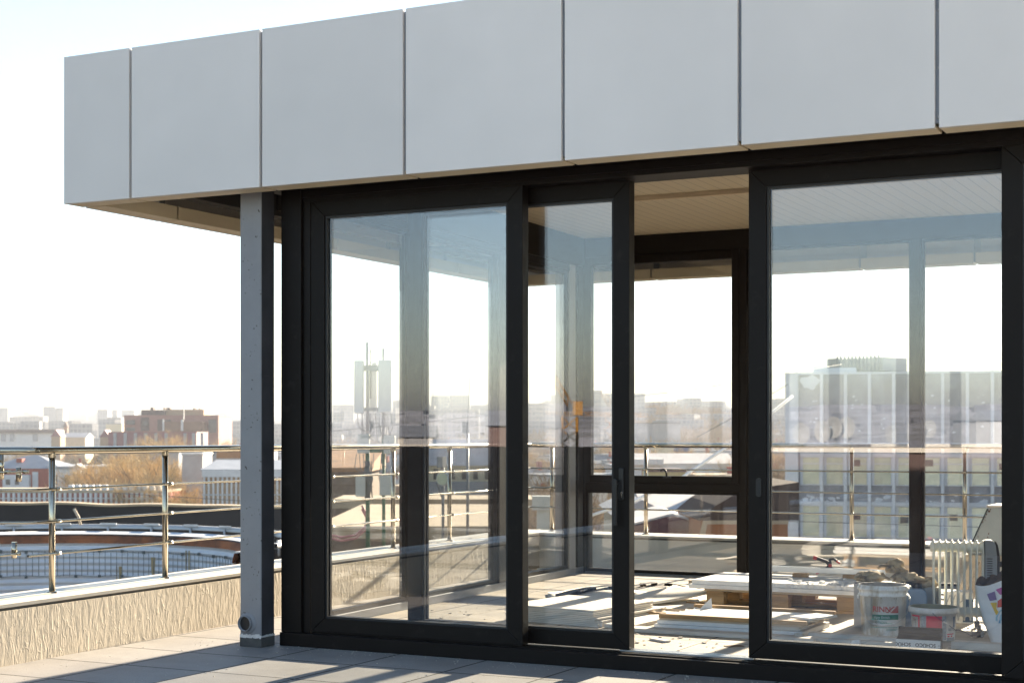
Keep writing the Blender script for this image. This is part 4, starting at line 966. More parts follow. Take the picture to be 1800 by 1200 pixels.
cable("dark cable loop lying near the foot of the hopper stand", [tuple(fl(u, v))[:2] + (zc,) for u, v in ((1618, 1053), (1648, 1052), (1672, 1056), (1700, 1050), (1735, 1054))], .005)
bm = BM(); tube(bm, [at(u, v, 11.6) for u, v in ((1617, 1032), (1628, 1020), (1635, 1013), (1638, 1022), (1646, 1034), (1650, 1040))], .0035, 7); o = part("bent_wire", bm, M['wood_white']); tag(o, "thin pale wire kinked upward between the gloves and the radiator", "wire")
# scraps on the floor near the doorway
random.seed(17); bm = BM()
for k in range(900):
    u = random.choice((random.uniform(1115, 1316), random.uniform(1355, 1755), random.uniform(720, 888), random.uniform(1580, 1755))); v = random.uniform(1030, 1158)
    p_ = fl(u, v); s = random.choice((.002, .002, .003, .003, .004, .006, .010)) * random.uniform(.6, 1.4)
    if p_.y < 9.1 or p_.y > 13.7 or p_.x < XL + .2: continue
    box(bm, -s, s, -s * .7, s * .7, 0, s * .6, Matrix.Translation((p_.x, p_.y, FZ + .0005)) @ Matrix.Rotation(random.uniform(0, 3.1), 4, 'Z'))
kind(part("floor_debris", bm, M['board_edge']), 'stuff')
for i, (u, v, s, lb) in enumerate(((1405, 1124, .03, "fist-sized grey lump of mortar in front of the low stack"), (1505, 1132, .022, "pale crumb of foam at the foot of the mortar bucket"), (1302, 1052, .05, "pale rounded foam lump tucked inside the pallet"))):
    p_ = fl(u, v); crumple("rubble_lump", lb, "rubble", (p_.x, p_.y + (.12 if i == 2 else 0), FZ + s * .5 + (.024 if i == 2 else 0)), s * 1.4, s, s, 40 + i, 'foam' if i else 'board_edge')

# grit blown against the threshold and over the deck
random.seed(71); bm = BM()
for k in range(520):
    if k < 260: x = random.uniform(-6.9, -2.0); y = 8.72 - abs(random.gauss(0, .10))
    else: x = random.uniform(-7.0, -2.0); y = random.uniform(6.6, 8.7)
    if x < px(y) + .02: continue
    s = random.choice((.002, .002, .003, .004)) * random.uniform(.6, 1.3)
    box(bm, -s, s, -s * .6, s * .6, 0, s * .7, Matrix.Translation((x, y, .0005)) @ Matrix.Rotation(random.uniform(0, 3.1), 4, 'Z'))
kind(part("deck_grit", bm, M['board_edge']), 'stuff')

for lb, cat, u, v, lx, ly, th, m, rz in (("splintered timber slat lying askew between the board pile and the low stack", "slat", 1135, 1085, .30, .035, .018, 'wood', 40), ("short brown timber offcut beside the pallet block", "offcut", 1222, 1064, .14, .05, .03, 'wood', -15), ("flattened brown card scrap on the floor behind the board pile", "card scrap", 1090, 1040, .34, .22, .004, 'kraft', 25),
        ("thin pale lath lying across the floor in front of the pallet", "lath", 1190, 1078, .55, .022, .012, 'wood2', 12), ("narrow plasterboard offcut near the doorway threshold", "offcut", 1160, 1126, .16, .05, .0125, 'board', -30), ("small brown card scrap by the foot of the sliding door stile", "card scrap", 1290, 1135, .11, .07, .003, 'kraft', 50), ("pale timber batten end behind the rear of the pallet", "batten", 1250, 1026, .4, .05, .03, 'wood2', 5), ("dark plastic wrap strip on the floor left of the pallet", "strip", 1180, 1050, .35, .05, .006, 'lino', -20)):
    q = fl(u, v); bm = BM(); box(bm, -lx / 2, lx / 2, -ly / 2, ly / 2, 0, th); o = part("floor_" + cat.replace(" ", "_"), bm, M[m], bevel=.001); o.location = (q.x, q.y, FZ + .0235 if cat in ("slat", "lath") else FZ + .0008); o.rotation_euler = (0, R(2) if cat in ("slat", "lath") else 0, R(rz)); tag(o, lb, cat)


# ------------------------------------------------------------------ town beyond the terrace
def bld(name, label, cat, u0, u1, vt, D, dep=12, wall='plaster_white', roof='flat', rise=2.0, roofm='greyroof', yaw=0, group=None, zb=None, over=.3, base=True):
    """building whose front spans the given bearing range at distance D; local x to the right, y away, z up from its own foot"""
    w_ = (u1 - u0) / F * D; o = at(u0, VH, D); ztop = zat(vt, D)
    gz = (H(o.x, o.y) - 1.5) if zb is None else zb
    t = thing(name, label, cat, (o.x, o.y, gz), TH + yaw, group); h = ztop - gz
    if base:
        bm = BM(); box(bm, 0, w_, 0, dep, 0, h); part("wall", bm, M[wall], t)
    if roof == 'flat':
        bm = BM(); box(bm, -.12, w_ + .12, -.12, dep + .12, h + .002, h + .35); part("roof", bm, M[roofm], t)
    elif roof == 'gable':                                  # ridge along x
        bm = BM(); prism(bm, [(-over, h - .1), (dep + over, h - .1), (dep / 2, h + rise)], 'x', -over, w_ + over); part("roof", bm, M[roofm], t)
    elif roof == 'gable_y':                                # gable end faces the camera
        bm = BM(); prism(bm, [(-over, h + .002), (w_ + over, h + .002), (w_ / 2, h + rise)], 'y', .0, dep + over); part("roof", bm, M[roofm], t)
    elif roof == 'hip':
        bm = BM(); r_ = min(dep, w_) * .45
        a = [bm.verts.new(v) for v in ((-over, -over, h), (w_ + over, -over, h), (w_ + over, dep + over, h), (-over, dep + over, h))]
        b = [bm.verts.new(v) for v in ((r_, dep / 2, h + rise), (w_ - r_, dep / 2, h + rise))]
        for f in ((0, 1, 5, 4), (2, 3, 4, 5)): bm.faces.new([(a + b)[i] for i in f])
        bm.faces.new([a[1], a[2], b[1]]); bm.faces.new([a[3], a[0], b[0]]); bm.faces.new(a[::-1]); part("roof", bm, M[roofm], t)
    elif roof == 'shed':
        bm = BM(); prism(bm, [(-over, h - .1), (dep + over, h - .1), (dep + over, h + rise), (-over, h + .1)], 'x', -over, w_ + over); part("roof", bm, M[roofm], t)
    return t, w_, h, D
def bits(t, name, m, rects, D, h, vt, u0, y0=-.08, y1=.0, shared=True):
    """flat-fronted pieces given by photo bearings: (ua, ub, va, vb)"""
    for ua, ub, va, vb in rects:
        bm = BM(); box(bm, (ua - u0) / F * D, (ub - u0) / F * D, y0, y1 - .003, h - (vb - vt) / F * D, h - (va - vt) / F * D); part(name, bm, M[m], t)

# grey office slab seen through the right-hand door
OD = 106.0; o0 = at(1380, VH, OD); t = thing("office_building", "long grey office slab with pale vertical fins and yellow-green blinds", "office building", (o0.x, o0.y, G), TH - R(15.5))
ht = zat(654.5, OD) - G; LW = 26.0
bm = BM(); box(bm, 0, LW, .35, 14, 0, ht - .15); part("wall", bm, M['office_panel'], t)
bm = BM(); box(bm, -.05, LW + .1, .30, 14.1, ht - .148, ht); part("roof", bm, M['fin'], t)
bm = BM(); box(bm, 0, .86, -.02, .348, 0, ht - .002); part("end_pier", bm, M['office_wall'], t)
fx = [.86 + 1.555 * (k + 1) for k in range(15)]
for x in fx: bm = BM(); box(bm, x - .10, x + .10, -.25, .347, 0, ht - .004); part("fin", bm, M['fin'], t)
px_m = F / OD
def oz(v): return ht - (v - 654.5) / px_m
rows = [(802, 852), (887, 943), (975, 1030)]
wm = {}
bays = [.86] + fx
for (va, vb) in rows:
    for i, x in enumerate(bays[:-1]):
        xa, xb = x + .12, bays[i + 1] - .12
        key = ('f', va, i == 0)
        z1, z0 = oz(va), oz(vb)
        if key not in wm:
            bm = BM(); W_ = xb - xa; e = .07
            box(bm, 0, .18, 0, .10, 0, z1 - z0); box(bm, W_ - e, W_, 0, .10, 0, z1 - z0); box(bm, .18, W_ - e, 0, .10, 0, e); box(bm, .18, W_ - e, 0, .10, z1 - z0 - e, z1 - z0); box(bm, .18, W_ - e, 0, .08, (z1 - z0) * .74, (z1 - z0) * .74 + .06)
            bmesh.ops.recalc_face_normals(bm, faces=bm.faces[:]); me = bpy.data.meshes.new("window"); bm.to_mesh(me); bm.free(); me.materials.append(M['office_wall'])
            bm = BM(); box(bm, .181, W_ - e - .001, .04, .06, e + .001, z1 - z0 - e - .001); bmesh.ops.recalc_face_normals(bm, faces=bm.faces[:]); m2 = bpy.data.meshes.new("blind"); bm.to_mesh(m2); bm.free(); m2.materials.append(M['blind'])
            wm[key] = (me, m2)
        wo = link("window", wm[key][0], None, t); wo.location = (xa, .245, z0)
        b_ = link("blind", wm[key][1], None, wo)
        bm = BM(); box(bm, xa - .02, xb + .02, .10, .346, z1 + .002, z1 + .26); part("lintel", bm, M['fin'], t)
    if len(fx) * 3 > 90: pass
# dark tilted-open panes in a few windows
for i, va, dz in ((2, 802, .0), (5, 802, .02), (6, 887, -.3), (2, 887, -.3), (8, 802, -.2), (4, 887, -.5)):
    x = bays[i]; bm = BM(); box(bm, x + .42, x + .95, .225, .243, oz(va) - .62 + dz, oz(va) - .2 + dz); part("open_pane", bm, M['pane'], t)
# peeled patches on the spandrels
random.seed(4); bm = BM()
for k in range(60):
    i = random.randrange(0, 9); x = bays[i] + random.uniform(.3, 1.3); v = random.choice((random.uniform(860, 884), random.uniform(735, 760), random.uniform(875, 884), random.uniform(690, 720)))
    s = random.uniform(.03, .12) * (1.6 if v > 850 else .8); z = oz(v); vs = [bm.verts.new((x + s * 1.6 * math.cos(a) * random.uniform(.5, 1.1), .3465, z + s * math.sin(a) * random.uniform(.5, 1.1))) for a in (j * math.pi / 4 for j in range(8))]; bm.faces.new(vs)
x = bays[0]; vs = [bm.verts.new((x + .75 + .62 * math.cos(a) * (1 + .2 * math.sin(3 * a)), .345, oz(672) + .45 * math.sin(a) * (1 + .2 * math.cos(5 * a)))) for a in (j * math.pi / 10 for j in range(20))]; bm.faces.new(vs)
part("peeled_patches", bm, M['fin'], t)
# rooftop plant: louvred screen, low box, dish, mast
bm = BM(); Mx = Matrix.Translation((2.5, 3.4, ht)) @ Matrix.Rotation(R(-34), 4, 'Z')
box(bm, 0, .85, -.0, 2.6, .05, 1.02, Mx); box(bm, .86, 4.7, -.05, 2.6, .1, .98, Mx)
lv = part("louvred_plant", bm, M['plaster_grey'], t)
bm = BM()
for k in range(12): box(bm, .9 + .31 * k, 1.03 + .31 * k, -.12, -.052, .12, 1.1, Mx)
for k in range(5): box(bm, .1 + .15 * k, .17 + .15 * k, -.06, -.002, .1, 1.05, Mx)
for k in range(5): box(bm, .88, 4.7, -.10, -.053, .2 + .17 * k, .24 + .17 * k, Mx)
part("louvre", bm, M['mast'], lv)
bm = BM()
for k in range(13): box(bm, .9 + .3 * k, 1.02 + .3 * k, -.11, .0, 1.101, 1.15, Mx)
part("lamp_row", bm, M['whiteroof'], lv)
bm = BM(); box(bm, 1.75, 4.6, 1.0, 3.2, ht + .002, ht + .32); box(bm, 1.8, 2.6, .9, 2.6, ht + .002, ht + .42); part("roof_box", bm, M['office_wall'], t)
bm = BM(); tube(bm, [(3.4, 3.0, ht), (3.4, 3.0, ht + 2.25)], .022, 6); box(bm, 3.2, 3.85, 2.98, 3.02, ht + 2.2, ht + 2.24); part("antenna_mast", bm, M['mast'], t)
bm = BM(); tube(bm, [(7.1, 3, ht), (7.1, 3, ht + .35)], .03, 6); lathe(bm, [(.45, 0), (.3, .10), (.001, .16)], (7.1, 3, ht + .30), seg=14); part("roof_vent", bm, M['mast'], t)
for x in (8.0, 8.35): bm = BM(); box(bm, x, x + .2, 2.5, 2.8, ht + .002, ht + .3 + .1 * (x > 8.2)); part("chimney", bm, M['mast'], t)

# --- left: round well with corrugated wall, gutter, tarred wall
CD = 35.0; c = at(20, VH, CD); t = thing("round_rooftop_well", "curved wall of ribbed grey sheet with a rusty rim below the railing", "curved wall", (c.x, c.y, -9), TH)
z0 = 9 - 1.1; Rr = 5.2; A0, A1 = R(-12), R(192)
bm = BM(); lathe(bm, [(Rr, 0), (Rr, z0 - .22)], seg=90, a0=A0, a1=A1); lathe(bm, [(Rr + .15, z0 - .22), (Rr + .15, 0)], seg=90, a0=A0, a1=A1); part("ribbed_wall", bm, M['corr'], t)
bm = BM(); lathe(bm, [(Rr - .02, z0 - .22), (Rr + .03, z0 - .02), (Rr + .22, z0 - .02), (Rr + .22, z0 - .25), (Rr - .02, z0 - .22)], seg=90, a0=A0, a1=A1); part("rusty_rim", bm, M['rust'], t)
bm = BM(); lathe(bm, [(Rr + .02, z0 - .018), (Rr + .5, z0 + .02), (Rr + .5, z0 + .06), (Rr + .02, z0 + .012)], seg=90, a0=A0, a1=A1); part("rim_flashing", bm, M['galv'], t)
bm = BM(); lathe(bm, [(Rr + .9, z0 + .10), (Rr + .9, z0 + .21), (Rr + 1.02, z0 + .21), (Rr + 1.02, z0 + .10), (Rr + .9, z0 + .10)], seg=90, a0=A0, a1=A1); gt = part("gutter", bm, M['galv'], t)
for k in range(18):
    a = A0 + (A1 - A0) * (k + .5) / 18; q = Vector((math.cos(a), math.sin(a), 0)); bm = BM()
    tube(bm, [q * (Rr + .86) + Vector((0, 0, z0 - .10)), q * (Rr + .86) + Vector((0, 0, z0 + .16))], .03, 6); box(bm, -.22, .22, -.02, .02, z0 + .19, z0 + .245, Matrix.Translation(q * (Rr + .88)) @ Matrix.Rotation(a + math.pi / 2, 4, 'Z')); part("gutter_bracket", bm, M['galv'], gt)
bm = BM()
for k in range(120):
    a = A0 + (A1 - A0) * k / 120; q = Vector((math.cos(a), math.sin(a), 0)) * (Rr - .04); zz = z0 - .42 + .02 * math.sin(k * .9); tube(bm, [q + Vector((0, 0, zz)), q + Vector((0, 0, zz - .62))], .007, 4)
    if k % 4 == 0: box(bm, -.03, .03, -.03, .03, zz - .03, zz + .04, Matrix.Translation(q)); box(bm, -.03, .03, -.03, .03, zz - .66, zz - .6, Matrix.Translation(q))
for dz in (.42, 1.04): tube(bm, [Vector((math.cos(A0 + (A1 - A0) * k / 120), math.sin(A0 + (A1 - A0) * k / 120), 0)) * (Rr - .04) + Vector((0, 0, z0 - dz - .02 * math.sin(k * .8))) for k in range(121)], .006, 4)
part("wire_lattice", bm, M['mesh_wire'], t)
bm = BM()
random.seed(8)
for k in range(5):
    a = R(40) + R(100) * random.random(); zz = z0 - random.uniform(.3, .9); 
    for j in range(5):
        aa = a + random.uniform(-.012, .012); q0 = Vector((math.cos(aa), math.sin(aa), 0)) * (Rr - .006); d = Vector((-math.sin(aa), math.cos(aa), 0)) * .03 * random.uniform(.4, 1.2); ln = random.uniform(.3, 1.3)
        bm.faces.new([bm.verts.new(v) for v in (q0 - d + Vector((0, 0, zz)), q0 + d + Vector((0, 0, zz)), q0 + d * .3 + Vector((0, 0, zz - ln)), q0 - d * .3 + Vector((0, 0, zz - ln)))])
kind(part("rust_streaks", bm, mat("rust_streak", (.40, .31, .17), .9), t), "stuff")
bm = BM(); rg = lathe(bm, [(Rr + 1.3, -.5 + z0 - .6), (Rr + 1.3, z0 + .22)], seg=10, a0=A0, a1=A1); part("roof_felt", bm, M['tar'], t)
# tarred wall behind
TD = 48.0; c = at(-70, VH, TD); t = thing("tarred_wall", "long black tarred roof wall with a wavy pale edge behind the curved wall", "wall", (c.x, c.y, -6), TH)
bm = BM(); n = 40; pts = []
for k in range(n + 1):
    u = -70 + 600 * k / n; v = 884.5 + 4 * ss(60, 200, u) + 2.2 * ss(300, 420, u) + .8 * math.sin(u / 23.0); pts.append(((u + 70) / F * TD, zat(v, TD) + 6, .7 * math.sin(k / n * 3)))
for (x, z, y), (x2, z2, y2) in zip(pts, pts[1:]):
    for a, b in ((0, 0),):
        v8 = [bm.verts.new(q) for q in ((x, y, 1), (x2, y2, 1), (x2, y2, z2), (x, y, z), (x, y + .3, 1), (x2, y2 + .3, 1), (x2, y2 + .3, z2), (x, y + .3, z))]
        for f in ((0, 1, 2, 3), (3, 2, 6, 7), (5, 4, 7, 6)): bm.faces.new([v8[i] for i in f])
bmesh.ops.remove_doubles(bm, verts=bm.verts, dist=.001); part("tarred_face", bm, M['tar'], t)
bm = BM()
for (x, z, y), (x2, z2, y2) in zip(pts, pts[1:]):
    bm.faces.new([bm.verts.new(q) for q in ((x, y - .05, z + .015), (x2, y2 - .05, z2 + .015), (x2, y2 + .35, z2 + .03), (x, y + .35, z + .03))]); bm.faces.new([bm.verts.new(q) for q in ((x, y - .05, z - .05), (x2, y2 - .05, z2 - .05), (x2, y2 - .05, z2 + .015), (x, y - .05, z + .015))])
part("edge_strip", bm, M['sandroof'], t)
bm = BM(); tube(bm, [at(u, v, 40.6) - t.location for u, v in ((130, 894), (138, 908), (142, 922))], .035, 6); bmesh.ops.rotate(bm, verts=bm.verts, cent=(0, 0, 0), matrix=Matrix.Rotation(-TH, 3, 'Z')); part("loose_lath", bm, M['wood2'], t)

# --- left: houses from near to far
t, w_, h, D = bld("red_brick_house", "red brick house with a grey hipped roof and a white wing beyond the tarred wall", "house", -30, 107, 823, 300, 14, 'brick', 'hip', 2.4, 'greyroof')
bits(t, "white_wing", 'plaster_white', [(8, 54, 834, 868)], D, h, 823, -30, -1.2); bits(t, "door", 'plaster_white', [(57, 67, 829, 862)], D, h, 823, -30); bits(t, "window", 'pane', [(14, 21, 842, 851), (30, 37, 842, 851)], D, h, 823, -30, -1.3, -1.2); bits(t, "chimney", 'brick', [(20, 30, 806, 822)], D, h, 823, -30, 3, 5)
t, w_, h, D = bld("white_kiosk", "tiny white kiosk with a pointed roof standing among bare trees", "kiosk", 127, 142, 824, 290, 3, 'plaster_white', 'gable_y', 1.0, 'whiteroof')
t, w_, h, D = bld("white_shed", "plain white shed half hidden behind bare tan trees", "shed", 160, 222, 820, 330, 10, 'plaster_white', 'flat', 1, 'whiteroof')
bits(t, "window", 'pane', [(203, 206, 838, 844)], D, h, 820, 160)
t, w_, h, D = bld("striped_factory", "long red factory wall with rows of white pilasters and a toothed white top", "factory", -60, 292, 866, 235, 14, 'brick', 'flat', 1, 'sandroof')
bits(t, "pilaster", 'plaster_white', [(u, u + 4.2, 866, 900) for u in range(-40, 290, 9)], D, h, 866, -60, -.35)
bits(t, "cross_band", 'plaster_white', [(-60, 292, 874.5, 876.2)], D, h, 866, -60, -.2)
bits(t, "merlon", 'plaster_white', [(u, u + 8, 854 - (1.5 if u < 180 else 0), 861.5) for u in range(113, 270, 12)], D, h, 866, -60, 2, 3)
t, w_, h, D = bld("grey_tower_block", "narrow blank grey tower beside the white-banded workshop", "tower", 320, 356, 799, 250, 8, 'plaster_grey', 'flat', 1, 'galv')
bits(t, "railing", 'galv', [(u, u + .8, 794, 799) for u in range(326, 356, 5)], D, h, 799, 320, .2, .4)
t, w_, h, D = bld("workshop", "workshop with a white band, orange panels and white posts under a grey roof", "workshop", 356, 560, 826, 225, 12, 'tan', 'shed', 1.3, 'greyroof')
bits(t, "white_band", 'plaster_white', [(356, 560, 826, 838)], D, h, 826, 356, -.4); bits(t, "post", 'plaster_white', [(u, u + 3, 838.2, 890) for u in range(358, 556, 8)], D, h, 826, 356, -.3); bits(t, "orange_panel", 'rustroof', [(u + 3.6, u + 7.4, 842, 850) for u in range(358, 550, 8)], D, h, 826, 356); bits(t, "rail", 'galv', [(356, 560, 868, 870)], D, h, 826, 356, -.5, -.38)
t, w_, h, D = bld("annexe", "grey annexe with a rusty orange upper wall behind the workshop", "annexe", 355, 470, 793, 275, 12, 'plaster_grey', 'flat', 1, 'greyroof')
bits(t, "orange_wall", 'rustroof', [(381, 430, 793, 805)], D, h, 793, 355); bits(t, "window", 'pane', [(369, 376, 793.5, 799)], D, h, 793, 355)
bld("concrete_shed", "low bare concrete block among the trees left of the grey tower", "shed", 262, 314, 797, 310, 10, 'plaster_grey', 'flat', 1, 'plaster_grey')
# brick complex
t, w_, h, D = bld("apartment_complex", "big stepped red-brown apartment complex rising above the bare trees", "apartment block", 218, 384, 731, 620, 30, 'pinkbrown', 'flat', 1, 'pinkbrown')
bits(t, "dark_bay", 'darkbrown', [(248, 262, 733, 757), (277, 300, 737, 757)], D, h, 731, 218, -.5); bits(t, "window", 'pane', [(223, 238, 738, 746), (223, 238, 751, 757), (252, 260, 740, 748), (367, 381, 737, 760)], D, h, 731, 218, -.9, -.5)
bits(t, "penthouse", 'darkbrown', [(244, 286, 720, 730)], D, h, 731, 218, 4, 16); bits(t, "penthouse", 'tan', [(284, 353, 719, 730)], D, h, 731, 218, 6, 20); bits(t, "chimney", 'darkbrown', [(256, 261, 715, 719.5), (279, 281, 715, 719), (285, 291, 715.5, 718.5), (332, 335, 716, 718.5), (342, 344, 716.5, 718.5)], D, h, 731, 218, 8, 12)
bits(t, "attic_box", 'brown', [(297, 363, 741, 758)], D, h, 731, 218, -8, -.6); bits(t, "mast", 'mast', [(327.5, 328.6, 709, 741)], D, h, 731, 218, -6, -5)
bits(t, "corner_stripe", 'plaster_white', [(326, 329.5, 738, 757), (294, 296.5, 737, 757)], D, h, 731, 218, -8.4, -8.0)
t, w_, h, D = bld("burgundy_hoarding", "burgundy sheet building with grey vertical panels in front of the apartment complex", "building", 190, 345, 760.5, 520, 20, 'burgundy', 'flat', 1, 'burgundy')
bits(t, "grey_panel", 'plaster_grey', [(u, u + 5, 760.8, 800) for u in (200, 218, 236, 254, 272, 290, 323, 338, 353)], D, h, 760.5, 190, -.5)
# haze-pale towers
for i, (u0, u1, vt, D, mt, lb) in enumerate(((-12, 14, 717, 2100, 'tower2', "pale high-rise tower cut by the edge of the view over the railing"), (76, 97, 715, 2100, 'tower', "tallest twin grey tower on the skyline above the railing, darker half"), (97.2, 111, 717, 2104, 'tower2', "pale half of the twin tower on the skyline"),  # twin halves differ in facade colour
        (171, 189, 720, 2000, 'tower', "grey tower block just before the brick complex on the skyline"), (196, 206, 720.5, 2200, 'tower', "slim grey tower between two wider skyline blocks"), (206, 236, 721, 2350, 'tower2', "broad pale skyline block rising behind the brick complex"))):
    bld("tower_block", lb, "tower block", u0, u1, vt, D, 22, mt, 'flat', 1, 'roof')
for i, (u0, u1, vt, D, lb) in enumerate(((16, 52, 733, 1900, "hazy mid-rise slab between two skyline towers"), (52, 76, 732, 1880, "hazy mid-rise slab touching the twin tower"), (189, 213, 734, 1300, "dark mid-rise roof below the skyline towers"), (385, 400, 740, 1200, "small white block at the end of the brick complex"))):
    bld("midrise_block", lb, "block", u0, u1, vt, D, 20, 'midrise', 'flat', 1, 'roof')
t, w_, h, D = bld("elevated_hall", "long low hall roof on pale pillars under the skyline towers", "hall", -40, 98, 755.5, 850, 16, 'plaster_white', 'flat', 1, 'darkbrown'); bits(t, "pillar", 'plaster_grey', [(2, 10, 762, 775), (18, 25, 762, 775), (58, 66, 762, 775)], D, h, 755.5, -40, -.6)
bits(t, "eave", 'darkbrown', [(-40, 98, 755.7, 761)], D, h, 755.5, -40, -1.6)
t, w_, h, D = bld("church_tower", "small dark pointed tower sticking up beyond the hall roof", "tower", 112, 118, 750, 900, 3, 'brown', 'gable_y', 3.2, 'darkbrown')
bld("terracotta_house", "small house with a dark red pointed roof next to the hall", "house", 90, 106, 767, 700, 8, 'tan', 'gable_y', 3.0, 'burgundy'); bld("terracotta_house", "small house with a dark red pointed roof beside the burgundy building", "house", 176, 192, 768, 640, 8, 'tan', 'gable_y', 3.0, 'burgundy')
bld("pale_hall", "pale long hall with a light roof beyond the red-roofed house", "hall", 110, 150, 768, 720, 14, 'cream', 'gable', 2, 'whiteroof'); bld("white_office", "cream office with a dark flat roof left of the brick complex", "office", 186, 214, 745, 900, 14, 'cream', 'flat', 1, 'greyroof')

# --- through the left door: masonry, roofs, masts
t, w_, h, D = bld("masonry_house", "dull brown masonry house with a rust-brown roof behind the antenna mast", "house", 560, 640, 825, 75, 9, 'brickdull', 'shed', 1.0, 'rustroof')
bld("roof_block", "low masonry block with a sandy flat roof below the antenna mast", "building", 560, 900, 946, 44, 14, 'brickdull', 'flat', 1, 'sandroof', zb=-9)
bld("brick_ledge", "long low brown masonry ledge beyond the sandy roof", "wall", 590, 930, 893, 60, 4, 'brickdull', 'flat', 1, 'sandroof', zb=-9)
t, w_, h, D = bld("grey_roofed_house", "grey-roofed plastered house with small windows behind the microwave dish", "house", 742, 905, 816, 140, 14, 'cream', 'gable', 2.2, 'greyroof'); bits(t, "window", 'pane', [(u, u + 8, 824, 842) for u in (762, 792, 812, 832, 852, 872)], D, h, 816, 742); bits(t, "plinth_wall", 'plaster_grey', [(742, 905, 846, 900)], D, h, 816, 742, -1)
# antenna mast
AD = 40.0; a0 = at(660, VH, AD); t = thing("antenna_mast", "cellular antenna mast with white panel antennas, cables and radio boxes", "antenna mast", (a0.x, a0.y, zat(965, AD)), TH)
def ax(u): return (u - 660) / F * AD
def az(v): return zat(v, AD) - zat(965, AD)
for u, vt, m in ((646, 601, 'mast'), (674, 612, 'mast')):
    bm = BM(); tube(bm, [(ax(u), 0, az(770)), (ax(u), 0, az(vt))], .042 if u < 660 else .035, 10); part("pole", bm, M[m], t)
    bm = BM(); tube(bm, [(ax(u) + .01, 0, 0), (ax(u), 0, az(770))], .055 if u < 660 else .045, 10); part("lower_pole", bm, M['mast_green'], t)
bm = BM(); tube(bm, [(ax(651), .03, az(700)), (ax(651), .03, az(613))], .028, 8); part("pole", bm, M['mast'], t)
for ua, ub, va, vb, y in ((623.5, 640.5, 634, 727, -.12), (665.5, 689.5, 632.5, 725, -.10), (648, 662, 636, 722, .25)):
    bm = BM(); w2 = (ub - ua) / F * AD / 2; box(bm, ax(ua), ax(ub), y - .07, y + .07, az(vb), az(va)); part("panel_antenna", bm, M['ant'], t, bevel=.03)
bm = BM(); box(bm, ax(640), ax(667), -.05, .05, az(652), az(642)); box(bm, ax(640), ax(667), -.05, .05, az(722), az(716)); part("clamp_frame", bm, M['mast'], t)
bm = BM(); tube(bm, [(ax(672), 0, az(612)), (ax(670.5), 0, az(560)), (ax(668), 0, az(520))], .010, 6, True, .005); part("whip", bm, M['mast'], t)
for ua, ub, va, vb in ((629, 650, 763, 796), (675, 695, 765, 797), (626, 643, 836, 872), (668, 692, 833, 870)):
    bm = BM(); box(bm, ax(ua), ax(ub), -.16, .02, az(vb), az(va)); part("radio_unit", bm, M['boxgrey'], t, bevel=.01)
bm = BM(); box(bm, ax(640), ax(690), -.03, .03, az(795), az(787)); part("bracket", bm, M['mast_green'], t)
random.seed(6); bm = BM()
for k in range(30):
    ua = random.choice((random.uniform(627, 640), random.uniform(650, 662), random.uniform(668, 688))); va = random.choice((726, 726, 797)); vb = va + random.uniform(35, 70); ub = 646 + random.uniform(-12, 12) if ua < 660 else 676 + random.uniform(-10, 14)
    y = random.uniform(-.12, .05); tube(bm, [(ax(ua), y, az(va)), (ax(ua + random.uniform(-3, 3)), y - .03, az(va + (vb - va) * .45)), (ax((ua + ub) / 2 + random.uniform(-6, 6)), y - .05, az(va + (vb - va) * .75)), (ax(ub), y, az(vb))], .010, 5)
for k in range(16): tube(bm, [(ax(646 + random.uniform(-6, 8)), -.06, az(810)), (ax(646 + random.uniform(-8, 10)), -.10, az(840)), (ax(648 + random.uniform(-6, 8)), -.06, az(880))], .014, 5)
part("feeder_cables", bm, M['mesh_wire'], t)
bm = BM(); 
for dz in (0, 6): tube(bm, [at(u, v + dz, 41) - t.location for u, v in ((575, 938), (600, 944), (625, 940), (642, 925), (645, 905), (636, 888))], .03, 7)
bmesh.ops.rotate(bm, verts=bm.verts, cent=(0, 0, 0), matrix=Matrix.Rotation(-TH, 3, 'Z')); o = part("hose", bm, M['hose']); o.location = t.location; o.rotation_euler = t.rotation_euler; tag(o, "pink hose looping over the sandy roof beside the antenna mast", "hose")
# microwave drum dish
dd = at(778, 841, 36); t = thing("microwave_dish", "small white drum-shaped microwave dish on a thin pole", "dish", (dd.x, dd.y, zat(950, 36)), TH - R(25)); hz = dd.z - t.location.z
bm = BM(); lathe(bm, [(.001, .02), (.15, .02), (.165, 0), (.165, -.12), (.12, -.2), (.001, -.22)], seg=28); bmesh.ops.rotate(bm, verts=bm.verts, cent=(0, 0, 0), matrix=Matrix.Rotation(R(90), 3, 'X')); bmesh.ops.translate(bm, verts=bm.verts, vec=(0, 0, hz)); part("drum", bm, M['ant'], t)
bm = BM(); lathe(bm, [(.001, .0225), (.14, .0225)], seg=28); bmesh.ops.rotate(bm, verts=bm.verts, cent=(0, 0, 0), matrix=Matrix.Rotation(R(90), 3, 'X')); bmesh.ops.translate(bm, verts=bm.verts, vec=(0, 0, hz)); part("radome", bm, M['blind'], t)
bm = BM(); tube(bm, [(-.12, .25, 0), (-.12, .25, hz + .5)], .035, 8); tube(bm, [(-.12, .25, hz), (0, .18, hz)], .03, 6); part("pole", bm, M['mast'], t)
bm = BM(); box(bm, -.2, -.05, .1, .28, hz + .25, hz + .5); tube(bm, [(-.1, .2, hz + .3), (-.2, .1, hz - .1), (-.12, .25, hz - .5)], .02, 6); part("radio_unit", bm, M['mast'], t)
